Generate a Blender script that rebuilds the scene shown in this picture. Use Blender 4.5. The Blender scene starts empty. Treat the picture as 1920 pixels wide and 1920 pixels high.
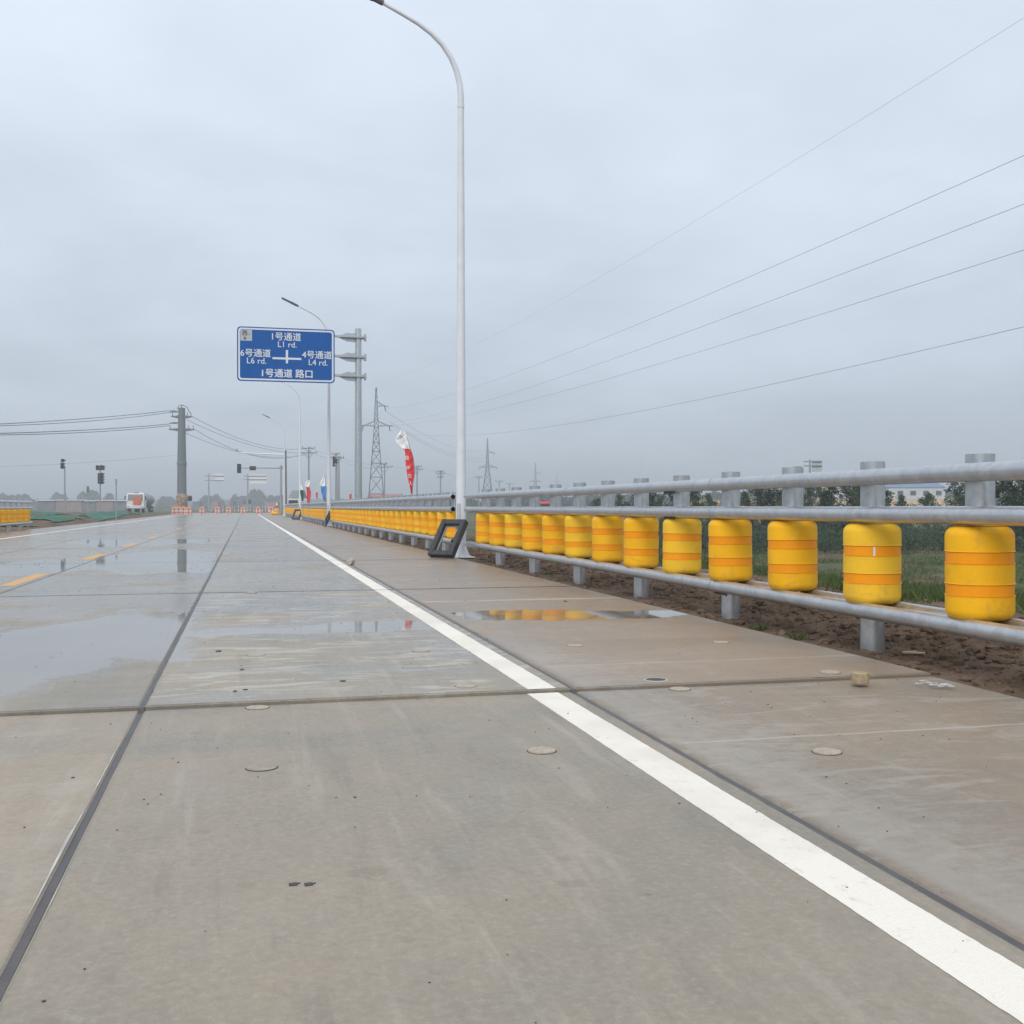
import bpy, math, random
from mathutils import Vector, Matrix, noise
from mathutils.geometry import delaunay_2d_cdt
random.seed(7)
R = math.radians
sc = bpy.context.scene
COL = sc.collection
F = 2020.0; HZ = 950.0; CZ = 0.9
TH = math.atan(499 / F); CT, ST = math.cos(TH), math.sin(TH)

# ------------------------------------------------------------------ camera
cam = bpy.data.cameras.new("camera"); camo = bpy.data.objects.new("camera", cam); COL.objects.link(camo)
cam.sensor_width = 36; cam.lens = F / 1920 * 36; cam.clip_start = 0.05; cam.clip_end = 9000
camo.location = (0, 0, CZ); camo.rotation_euler = (R(90) - math.atan(10 / F), 0, -TH)
sc.camera = camo

# ------------------------------------------------------------------ view + world + sun
sc.view_settings.view_transform = 'Standard'; sc.view_settings.look = 'None'
sc.view_settings.exposure = 0.06; sc.view_settings.gamma = 1.0
sc.render.engine = 'CYCLES'
sc.cycles.use_denoising = True
sc.cycles.max_bounces = 8; sc.cycles.volume_bounces = 1
sc.cycles.sample_clamp_indirect = 6.0
SUN_EL, SUN_AZ = R(40), R(212)      # high, behind and to the left of the camera, veiled by cloud
world = bpy.data.worlds.new("World"); sc.world = world; world.use_nodes = True
wt = world.node_tree; wt.nodes.clear()


class NT:
    """small helper for node trees"""
    def __init__(s, tree): s.t = tree
    def n(s, typ, **kw):
        nd = s.t.nodes.new(typ)
        for k, v in kw.items():
            if k.startswith('_'): nd.inputs[k[1:].replace('_', ' ')].default_value = v
            else: setattr(nd, k, v)
        return nd
    def put(s, sock, v):
        if hasattr(v, 'is_output'): s.t.links.new(v, sock)
        else: sock.default_value = v
    def m(s, op, a, b=None, c=None, clamp=False):
        nd = s.t.nodes.new('ShaderNodeMath'); nd.operation = op; nd.use_clamp = clamp
        s.put(nd.inputs[0], a)
        if b is not None: s.put(nd.inputs[1], b)
        if c is not None: s.put(nd.inputs[2], c)
        return nd.outputs[0]
    def step(s, v, lo, hi, a=0.0, b=1.0):
        nd = s.t.nodes.new('ShaderNodeMapRange'); nd.interpolation_type = 'SMOOTHSTEP'
        for i, x in enumerate((v, lo, hi, a, b)): s.put(nd.inputs[i], x)
        return nd.outputs[0]
    def mix(s, f, a, b, blend='MIX'):
        nd = s.t.nodes.new('ShaderNodeMix'); nd.data_type = 'RGBA'; nd.blend_type = blend
        s.put(nd.inputs[0], f)
        s.put(nd.inputs[6], a if hasattr(a, 'is_output') else (*a, 1)); s.put(nd.inputs[7], b if hasattr(b, 'is_output') else (*b, 1))
        return nd.outputs[2]
    def coord(s, scale=(1, 1, 1), loc=(0, 0, 0), rot=(0, 0, 0), kind='Object'):
        tc = s.n('ShaderNodeTexCoord'); mp = s.n('ShaderNodeMapping')
        mp.inputs['Scale'].default_value = scale; mp.inputs['Location'].default_value = loc; mp.inputs['Rotation'].default_value = rot
        s.t.links.new(tc.outputs[kind], mp.inputs[0]); return mp.outputs[0]
    def noise(s, vec, scale, detail=4, rough=.55, dist=0.0):
        nd = s.n('ShaderNodeTexNoise'); s.put(nd.inputs['Vector'], vec)
        nd.inputs['Scale'].default_value = scale; nd.inputs['Detail'].default_value = detail
        nd.inputs['Roughness'].default_value = rough; nd.inputs['Distortion'].default_value = dist
        return nd.outputs[0]


w = NT(wt)
tc = w.n('ShaderNodeTexCoord')
sep = w.n('ShaderNodeSeparateXYZ'); wt.links.new(tc.outputs['Generated'], sep.inputs[0])
el = sep.outputs[2]
rmp = w.n('ShaderNodeValToRGB'); wt.links.new(w.m('ADD', w.m('MULTIPLY', el, 1.0), 0.0), rmp.inputs[0])
cr = rmp.color_ramp
cr.elements[0].position = 0.0; cr.elements[0].color = (.475, .535, .605, 1)
cr.elements[1].position = 1.0; cr.elements[1].color = (.88, .93, .98, 1)
for p, c in ((.08, (.500, .568, .640)), (.17, (.555, .628, .70)), (.27, (.62, .70, .775)), (.38, (.675, .755, .845)), (.55, (.70, .775, .85))):
    e = cr.elements.new(p); e.color = (*c, 1)
# flat layers of cloud: project the direction on to a plane overhead
zc = w.m('ADD', w.m('MAXIMUM', el, 0.0), 0.22)
cv = w.n('ShaderNodeCombineXYZ')
wt.links.new(w.m('DIVIDE', sep.outputs[0], zc), cv.inputs[0]); wt.links.new(w.m('DIVIDE', sep.outputs[1], zc), cv.inputs[1])
n1 = w.noise(cv.outputs[0], 1.25, 5, .5, .4); n2 = w.noise(cv.outputs[0], 3.6, 4, .5, .2)
cl = w.m('ADD', w.m('MULTIPLY', n1, .75), w.m('MULTIPLY', n2, .25))
fac = w.step(cl, .33, .67, 0.90, 1.075)
cv2 = w.n('ShaderNodeCombineXYZ')
for i in range(3): wt.links.new(w.m('ADD', w.m('MULTIPLY', fac, (1.0, .97, .92)[i]), (0.0, .023, .095)[i]), cv2.inputs[i])
skyc = w.mix(1.0, rmp.outputs[0], cv2.outputs[0], 'MULTIPLY')
bg = w.n('ShaderNodeBackground', _Strength=1.09); wt.links.new(skyc, bg.inputs[0])
ns = w.n('ShaderNodeTexSky', sky_type='NISHITA', sun_disc=False, sun_elevation=SUN_EL, sun_rotation=SUN_AZ)
bg2 = w.n('ShaderNodeBackground', _Strength=0.006); wt.links.new(ns.outputs[0], bg2.inputs[0])
ad = w.n('ShaderNodeAddShader'); wt.links.new(bg.outputs[0], ad.inputs[0]); wt.links.new(bg2.outputs[0], ad.inputs[1])
wo = w.n('ShaderNodeOutputWorld'); wt.links.new(ad.outputs[0], wo.inputs[0])
sl = bpy.data.lights.new("sun", 'SUN'); sl.energy = 1.5; sl.angle = R(38); sl.color = (1, .93, .82)
so = bpy.data.objects.new("sun", sl); COL.objects.link(so)
sd = Vector((math.sin(SUN_AZ) * math.cos(SUN_EL), math.cos(SUN_AZ) * math.cos(SUN_EL), math.sin(SUN_EL)))
so.rotation_euler = sd.to_track_quat('Z', 'Y').to_euler()

# ------------------------------------------------------------------ placing helpers
def at(px, Z, z=0.0):
    r = (px - 960) / F * Z
    return Vector((r * CT + Z * ST, -r * ST + Z * CT, z))
def hz(py, Z): return CZ + (HZ - py) * Z / F
def gnd(px, py, z=0.0):
    Z = F * (CZ - z) / (py - HZ); return at(px, Z, z)
def yon(px, X):
    t = (px - 960) / F
    return X * (CT - t * ST) / (t * CT + ST)
FACE = -TH      # rotation so that local +X is the camera's right, local +Y points away

# ------------------------------------------------------------------ materials
MATS = {}
def mat(name, col, rough=.6, metal=0.0, var=.12, vs=6.0, bump=0.0, bs=40.0, spec=.5, grime=None):
    if name in MATS: return MATS[name]
    m = bpy.data.materials.new(name); m.use_nodes = True; MATS[name] = m
    t = NT(m.node_tree); b = m.node_tree.nodes['Principled BSDF']
    v = t.coord(); nz = t.noise(v, vs, 5)
    lo = tuple(c * (1 - var) for c in col); hi = tuple(min(1, c * (1 + var)) for c in col)
    c_ = t.mix(t.step(nz, .3, .7), lo, hi)
    if grime:
        oi = t.n('ShaderNodeObjectInfo'); vv = t.n('ShaderNodeVectorMath', operation='ADD'); m.node_tree.links.new(v, vv.inputs[0]); sc_ = t.n('ShaderNodeCombineXYZ')
        m.node_tree.links.new(t.m('MULTIPLY', oi.outputs['Random'], 37.0), sc_.inputs[0]); m.node_tree.links.new(sc_.outputs[0], vv.inputs[1])
        sp = t.n('ShaderNodeSeparateXYZ'); m.node_tree.links.new(v, sp.inputs[0])
        low = t.step(sp.outputs[2], .30, 0, .0, .35); g1 = t.noise(vv.outputs[0], 7, 6, .7, .6); g2 = t.noise(vv.outputs[0], 45, 3, .6)
        c_ = t.mix(t.m('MULTIPLY', t.step(t.m('ADD', g1, t.m('MULTIPLY', low, .25)), .54, .72), .38), c_, grime)
        c_ = t.mix(t.m('MULTIPLY', t.step(g2, .66, .72), .5), c_, grime)
    m.node_tree.links.new(c_, b.inputs['Base Color'])
    m.node_tree.links.new(t.m('ADD', t.m('MULTIPLY', t.m('SUBTRACT', nz, .5), .25), rough, clamp=True), b.inputs['Roughness'])
    b.inputs['Metallic'].default_value = metal; b.inputs['Specular IOR Level'].default_value = spec
    if bump:
        bp = t.n('ShaderNodeBump', _Strength=bump, _Distance=.01); t.put(bp.inputs['Height'], t.noise(v, bs, 4))
        m.node_tree.links.new(bp.outputs[0], b.inputs['Normal'])
    return m

def concrete():
    m = bpy.data.materials.new('slab_concrete'); m.use_nodes = True
    T = m.node_tree; t = NT(T); b = T.nodes['Principled BSDF']
    v = t.coord(); sp = t.n('ShaderNodeSeparateXYZ'); T.links.new(v, sp.inputs[0]); X, Y = sp.outputs[0], sp.outputs[1]
    at_ = t.n('ShaderNodeAttribute', attribute_name='tint'); ts = t.n('ShaderNodeSeparateColor'); T.links.new(at_.outputs['Color'], ts.inputs[0])
    bright, mud, damp = ts.outputs[0], ts.outputs[1], ts.outputs[2]
    nb = t.noise(v, .55, 5, .6, .6); nm = t.noise(v, 2.3, 6, .62, .5); nf = t.noise(v, 14, 6, .7); ng = t.noise(v, 230, 2, .8)
    vs = t.coord(scale=(1.0, 3.2, 1)); nst = t.noise(vs, 2.2, 7, .68, .8)
    vy = t.coord(scale=(5.0, .55, 1)); nty = t.noise(vy, 1.6, 5, .6, .5)
    base = t.mix(t.step(nb, .32, .68), (.262, .240, .196), (.365, .300, .222))
    base = t.mix(t.m('MULTIPLY', t.step(nm, .5, .78), .35), base, (.44, .39, .31))
    base = t.mix(t.m('MULTIPLY', t.step(nf, .5, .72), .38), base, (.225, .20, .165))
    base = t.mix(t.m('MULTIPLY', t.step(nty, .54, .70), .38), base, (.45, .40, .33))
    base = t.mix(t.m('MULTIPLY', t.step(nty, .46, .30), .34), base, (.21, .185, .15))
    ngr = t.noise(v, 48, 5, .75)
    base = t.mix(t.m('MULTIPLY', t.step(ngr, .50, .68), .30), base, (.20, .175, .14))
    base = t.mix(t.m('MULTIPLY', t.step(ngr, .50, .34), .25), base, (.50, .455, .38))
    vd = t.coord(scale=(7.0, .45, 1), rot=(0, 0, R(17))); ntd = t.noise(vd, 1.5, 6, .65, .3)
    base = t.mix(t.m('MULTIPLY', t.step(ntd, .57, .70), .30), base, (.49, .455, .395))
    base = t.mix(t.m('MULTIPLY', t.step(ntd, .42, .33), .22), base, (.19, .16, .125))
    blot = t.step(t.noise(t.coord(loc=(5, 2, 0)), 6.5, 3, .5), .66, .72)
    base = t.mix(t.m('MULTIPLY', blot, .30), base, (.20, .15, .11))
    # mud washed over the shoulder
    base = t.mix(t.m('MULTIPLY', t.m('MULTIPLY', mud, t.step(nm, .25, .62)), .75), base, (.335, .235, .165))
    # pale bloom, in streaks across the slab
    bloom = t.m('MULTIPLY', damp, t.step(nst, .49, .63))
    base = t.mix(t.m('MULTIPLY', bloom, .62), base, (.53, .51, .46))
    # pale scour along the right-hand joint and thin lime lines across the shoulder
    sh = t.step(X, 1.60, 1.66)
    dj = t.m('SUBTRACT', X, 1.60)
    scour = t.m('MULTIPLY', sh, t.step(t.m('ADD', dj, t.m('MULTIPLY', t.m('SUBTRACT', t.m('ADD', t.m('MULTIPLY', nst, .6), t.m('MULTIPLY', nf, .4)), .5), 2.6)), .55, -.05))
    scour = t.m('MULTIPLY', scour, t.step(Y, 9, 5.5))
    base = t.mix(t.m('MULTIPLY', scour, .42), base, (.50, .48, .44))
    for y0, wd, a in ((3.89, .018, .7), (5.83, .03, .38), (10.08, .08, .75), (13.2, .04, .4), (16.4, .05, .4)):
        d = t.m('ABSOLUTE', t.m('ADD', t.m('SUBTRACT', Y, y0), t.m('MULTIPLY', t.m('SUBTRACT', nm, .5), .06)))
        ln = t.m('MULTIPLY', t.m('MULTIPLY', t.step(d, wd, wd * .3), sh), t.step(nst, .3, .5, .2, 1))
        # wash trailing off towards the camera side of each line
        base = t.mix(t.m('MULTIPLY', ln, a), base, (.55, .53, .47))
    # pits and specks
    vo = t.n('ShaderNodeTexVoronoi', _Scale=3.3); T.links.new(v, vo.inputs['Vector'])
    pit = t.m('MULTIPLY', t.step(vo.outputs['Distance'], .045, .02), t.step(nf, .5, .6))
    base = t.mix(t.m('MULTIPLY', pit, .75), base, (.07, .06, .05))
    base = t.mix(t.m('MULTIPLY', t.step(ng, .35, .7), .14), base, (.16, .15, .13))
    # round rust-brown ring stain and scattered rust
    rust = t.step(t.noise(v, 4.1, 5, .5), .66, .74)
    base = t.mix(t.m('MULTIPLY', rust, .22), base, (.36, .23, .12))
    pk = t.step(t.noise(t.coord(loc=(9, 4, 0)), 1.3, 6, .6, .8), .52, .72)
    base = t.mix(t.m('MULTIPLY', pk, .35), base, (.355, .285, .235))
    # dirt lodged along the joints
    fy = t.m('ABSOLUTE', t.m('SUBTRACT', t.m('FRACT', t.m('ADD', t.m('DIVIDE', t.m('SUBTRACT', Y, 5.108), 6.55), 10.5)), .5))
    dj_ = t.m('SUBTRACT', t.m('MULTIPLY', fy, 6.55), t.step(Y, 6, 12, 0, .03))
    for xx in (-6.52, -4.50, -2.47, -.456, 1.575): dj_ = t.m('MINIMUM', dj_, t.m('ADD', t.m('ABSOLUTE', t.m('SUBTRACT', X, xx)), .010))
    dj_ = t.m('ADD', dj_, t.m('MULTIPLY', t.m('SUBTRACT', nf, .5), .035))
    stain = t.m('MULTIPLY', t.step(dj_, .042, .012), t.step(Y, 5.3, 9, .25, .85))
    base = t.mix(stain, base, (.06, .055, .05))
    # wetness
    far = t.step(Y, 5.2, 12)
    wn = t.noise(t.coord(scale=(.8, 1.2, 1), loc=(3.1, 1.7, 0)), .62, 5, .55, .7)
    near_ = t.step(Y, 4.9, 5.3)
    wet = t.m('MULTIPLY', near_, t.step(t.m('ADD', wn, t.m('MULTIPLY', far, .14)), .50, .60))
    wet = t.m('MAXIMUM', wet, t.m('MULTIPLY', t.step(Y, 14, 30), t.step(wn, .38, .55, .30, .9)))
    film = t.m('MULTIPLY', t.m('MULTIPLY', near_, t.step(X, -.40, -.52)), t.step(t.m('ADD', wn, t.m('MULTIPLY', far, .05)), .50, .60, .18, .95))
    wet = t.m('MAXIMUM', wet, film)
    nosh = t.step(X, 1.6, 1.5, .45, 1.0)
    wet = t.m('MULTIPLY', wet, nosh)
    pa_ = t.n('ShaderNodeAttribute', attribute_name='pud'); pw = t.noise(t.coord(scale=(1, 1.5, 1)), 2.2, 6, .6, .4)
    pd = t.m('ADD', pa_.outputs['Fac'], t.m('ADD', t.m('MULTIPLY', t.m('SUBTRACT', pw, .5), .34), t.m('MULTIPLY', t.m('SUBTRACT', nf, .5), .08)))
    water = t.step(pd, -.005, .012); damp_ = t.step(pd, -.20, -.01)
    wet = t.m('MULTIPLY', wet, t.step(bloom, 0.0, .9, 1.0, .35))
    wet = t.m('MAXIMUM', wet, t.m('MULTIPLY', damp_, .75))
    base = t.mix(wet, base, t.mix(1.0, base, (.78, .80, .82), 'MULTIPLY'))
    base = t.mix(water, base, t.mix(.5, base, (.235, .225, .205)))
    cb = t.n('ShaderNodeCombineXYZ')
    for i in range(3): T.links.new(bright, cb.inputs[i])
    base = t.mix(1.0, base, cb.outputs[0], 'MULTIPLY')
    T.links.new(base, b.inputs['Base Color'])
    dry = t.m('ADD', .50, t.m('MULTIPLY', t.m('SUBTRACT', nm, .5), .5))
    rg = t.n('ShaderNodeMix'); T.links.new(wet, rg.inputs[0]); T.links.new(dry, rg.inputs[2]); T.links.new(t.m('ADD', .12, t.m('MULTIPLY', nf, .16)), rg.inputs[3])
    rw = t.n('ShaderNodeMix'); T.links.new(water, rw.inputs[0]); T.links.new(rg.outputs[0], rw.inputs[2]); rw.inputs[3].default_value = .035
    T.links.new(rw.outputs[0], b.inputs['Roughness'])
    bp = t.n('ShaderNodeBump', _Distance=.004)
    T.links.new(t.m('MULTIPLY', t.step(wet, 0, 1, .6, .06), t.m('SUBTRACT', 1.0, water)), bp.inputs['Strength'])
    T.links.new(t.m('ADD', t.m('MULTIPLY', ng, .35), t.m('ADD', nf, nm)), bp.inputs['Height'])
    T.links.new(bp.outputs[0], b.inputs['Normal'])
    return m

def galv():
    m = bpy.data.materials.new('galvanised_steel'); m.use_nodes = True; T = m.node_tree; t = NT(T); b = T.nodes['Principled BSDF']
    v = t.coord(); n = t.noise(v, 9, 6, .7, 1.0); n2 = t.noise(v, 60, 3)
    c = t.mix(t.step(n, .3, .7), (.43, .45, .475), (.57, .59, .61))
    c = t.mix(t.m('MULTIPLY', t.step(n2, .66, .74), .35), c, (.28, .27, .25))
    T.links.new(c, b.inputs['Base Color']); b.inputs['Metallic'].default_value = .75
    T.links.new(t.m('ADD', .22, t.m('MULTIPLY', n, .20)), b.inputs['Roughness'])
    return m

def soil_mat(name, green):
    m = bpy.data.materials.new(name); m.use_nodes = True; T = m.node_tree; t = NT(T); b = T.nodes['Principled BSDF']
    v = t.coord(); a = t.noise(v, 1.1, 6, .6, .5); f = t.noise(v, 26, 6, .7)
    c = t.mix(t.step(a, .35, .65), (.105, .068, .045), (.19, .133, .093))
    c = t.mix(t.m('MULTIPLY', t.step(f, .55, .75), .5), c, (.24, .19, .15))
    c = t.mix(t.m('MULTIPLY', t.step(f, .45, .3), .5), c, (.05, .036, .027))
    if green:
        sp = t.n('ShaderNodeSeparateXYZ'); T.links.new(v, sp.inputs[0])
        g = t.noise(v, .25, 6, .62, .4)
        gf = t.m('MULTIPLY', t.step(g, .40, .54), t.step(t.m('ABSOLUTE', t.m('ADD', sp.outputs[0], 2.3)), 6.6, 9.5))
        gc = t.mix(t.step(t.noise(v, 2.5, 5), .3, .7), (.040, .062, .022), (.085, .115, .042))
        c = t.mix(gf, c, gc)
    T.links.new(c, b.inputs['Base Color']); b.inputs['Roughness'].default_value = .92; b.inputs['Specular IOR Level'].default_value = .2
    bp = t.n('ShaderNodeBump', _Strength=.7, _Distance=.02); T.links.new(t.m('ADD', f, t.m('MULTIPLY', t.noise(v, 90, 3), .5)), bp.inputs['Height'])
    T.links.new(bp.outputs[0], b.inputs['Normal'])
    return m

def leaf_mat(name, lo, hi):
    m = bpy.data.materials.new(name); m.use_nodes = True; T = m.node_tree; t = NT(T); b = T.nodes['Principled BSDF']
    v = t.coord(); c = t.mix(t.step(t.noise(v, 1.6, 5, .6), .35, .65), lo, hi)
    T.links.new(c, b.inputs['Base Color']); b.inputs['Roughness'].default_value = .6; b.inputs['Specular IOR Level'].default_value = .3
    tr = t.n('ShaderNodeBsdfTranslucent'); T.links.new(c, tr.inputs[0]); mx = t.n('ShaderNodeMixShader', _Fac=.25)
    T.links.new(b.outputs[0], mx.inputs[1]); T.links.new(tr.outputs[0], mx.inputs[2]); T.links.new(mx.outputs[0], T.nodes['Material Output'].inputs[0])
    return m

def paint_mat(name, col, worn, rough=.55, amt=.5):
    m = bpy.data.materials.new(name); m.use_nodes = True; T = m.node_tree; t = NT(T); b = T.nodes['Principled BSDF']
    v = t.coord(); f = t.noise(v, 22, 6, .7); g = t.noise(v, 240, 2, .8); l = t.noise(v, 1.7, 5)
    c = t.mix(t.m('MULTIPLY', t.step(f, .56, .72), amt), col, worn)
    c = t.mix(t.m('MULTIPLY', t.step(g, .46, .66), .22), c, worn)
    c = t.mix(t.m('MULTIPLY', t.step(l, .45, .66), .30), c, worn)
    T.links.new(c, b.inputs['Base Color']); b.inputs['Roughness'].default_value = rough
    bp = t.n('ShaderNodeBump', _Strength=.35, _Distance=.003); T.links.new(g, bp.inputs['Height']); T.links.new(bp.outputs[0], b.inputs['Normal'])
    return m

def checker_mat():
    m = bpy.data.materials.new('red_white_checker'); m.use_nodes = True; T = m.node_tree; t = NT(T); b = T.nodes['Principled BSDF']
    ck = t.n('ShaderNodeTexChecker', _Scale=3.0); T.links.new(t.coord(loc=(.02, .02, .02), rot=(0, R(45), 0)), ck.inputs['Vector'])
    ck.inputs['Color1'].default_value = (.58, .085, .035, 1); ck.inputs['Color2'].default_value = (.62, .58, .53, 1)
    T.links.new(ck.outputs[0], b.inputs['Base Color']); b.inputs['Roughness'].default_value = .5
    return m

M_CON = concrete(); M_GALV = galv(); M_CHK = checker_mat()
M_SOIL = soil_mat('verge_soil', False); M_GROUND = soil_mat('field_ground', True)
M_WHITE = paint_mat('white_road_paint', (.87, .825, .735), (.52, .48, .41), .6, .55)
M_YEL = paint_mat('yellow_road_paint', (.66, .36, .11), (.45, .36, .26), .6, .5)
M_ROLL = mat('yellow_roller_foam', (.97, .50, .010), .55, spec=.25, grime=(.55, .30, .06), var=.05, vs=5, bump=.12, bs=60)
M_ROLL2 = mat('yellow_roller_faded', (.95, .56, .03), .6, spec=.25, grime=(.56, .34, .09), var=.06, vs=4, bump=.12, bs=60)
M_BAND = mat('orange_reflective_band', (.96, .35, .003), .45, spec=.3, var=.05, vs=9)
M_TAR = mat('grey_joint_sealant', (.085, .08, .078), .5, var=.2, vs=8, bump=.3, bs=30)
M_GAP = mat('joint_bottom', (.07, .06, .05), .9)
M_LIP = mat('pale_mortar', (.50, .48, .43), .8, var=.2)
M_LAMP = mat('white_pole_paint', (.72, .74, .79), .4, var=.04)
M_HEAD = mat('lamp_head_grey', (.10, .105, .12), .4)
M_DARK = mat('dark_grey_frame_paint', (.040, .040, .042), .5, var=.25, vs=12, bump=.2)
M_BLACK = mat('black_housing', (.018, .019, .022), .45)
M_GREYP = mat('grey_pole_paint', (.30, .33, .36), .5, var=.08)
M_DGREY = mat('dark_pole_paint', (.15, .165, .18), .55, var=.1)
M_SIGN = mat('sign_blue', (.0, .095, .37), .6, var=.04, vs=3, spec=.2)
M_SWHITE = mat('sign_white', (.72, .76, .82), .45, var=.02)
M_SGREY = mat('sign_pale_grey', (.46, .50, .53), .5, var=.03)
M_BIGP = mat('steel_pole_greygreen', (.155, .185, .19), .55, var=.08)
M_LAT = mat('lattice_steel', (.075, .09, .105), .6, var=.1)
M_WIRE = mat('wire_dark', (.06, .07, .08), .6)
M_CONC2 = mat('concrete_pole', (.27, .28, .27), .8)
M_RED = mat('red_cloth', (.72, .055, .06), .75, var=.08); M_CW = mat('white_cloth', (.88, .89, .91), .75, var=.04)
M_BLUEC = mat('blue_cloth', (.09, .27, .60), .75); M_GREENC = mat('dark_green_cloth', (.015, .10, .07), .8)
M_PLUG = mat('mortar_plug', (.42, .36, .29), .85, var=.15, vs=30, bump=.4, bs=60)
M_CORE = mat('concrete_core', (.40, .31, .20), .85, var=.18, vs=30, bump=.5, bs=80)
M_WOOD = mat('wood_offcut', (.42, .33, .25), .8)
M_NET = mat('green_dust_net', (.022, .125, .078), .8, var=.45, vs=1.5, bump=.4, bs=8)
M_TANK = mat('tank_grey', (.22, .235, .25), .5); M_ORG = mat('orange_board', (.62, .14, .045), .6, var=.35, vs=4)
M_GLASS = mat('dark_glass', (.03, .035, .04), .12); M_RUB = mat('tyre_rubber', (.02, .02, .02), .8)
M_VWHITE = mat('vehicle_white', (.70, .72, .73), .35, var=.04)
M_WALLG = mat('grey_wall', (.20, .215, .225), .8, var=.2, vs=.6); M_WALLP = mat('pink_grey_wall', (.33, .26, .25), .85, var=.15, vs=.4)
M_WALLW = mat('white_wall', (.62, .62, .61), .8, var=.08, vs=.5); M_BROOF = mat('blue_roof', (.11, .19, .34), .55); M_RROOF = mat('red_roof', (.36, .15, .15), .7)
M_WRAP = mat('tan_wrapping', (.33, .24, .17), .85, var=.5, vs=3)
M_BARK = mat('bark', (.10, .08, .06), .9)
M_LEAF = leaf_mat('tree_leaves', (.020, .045, .013), (.058, .10, .028)); M_LEAFD = leaf_mat('shrub_leaves', (.012, .030, .008), (.032, .062, .018))
M_FARLEAF = leaf_mat('far_leaves', (.03, .05, .03), (.05, .08, .045))
M_GRASS = leaf_mat('grass_blades', (.045, .075, .02), (.12, .16, .05))
m = bpy.data.materials.new('puddle_water'); m.use_nodes = True; T = m.node_tree; t = NT(T); b = T.nodes['Principled BSDF']
v = t.coord(); pn = t.noise(v, 3, 5, .6, .3)
T.links.new(t.mix(t.step(pn, .35, .65), (.19, .185, .17), (.25, .235, .205)), b.inputs['Base Color'])
b.inputs['Roughness'].default_value = .035; b.inputs['IOR'].default_value = 1.5; b.inputs['Specular IOR Level'].default_value = .7
M_PUD = m

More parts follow.
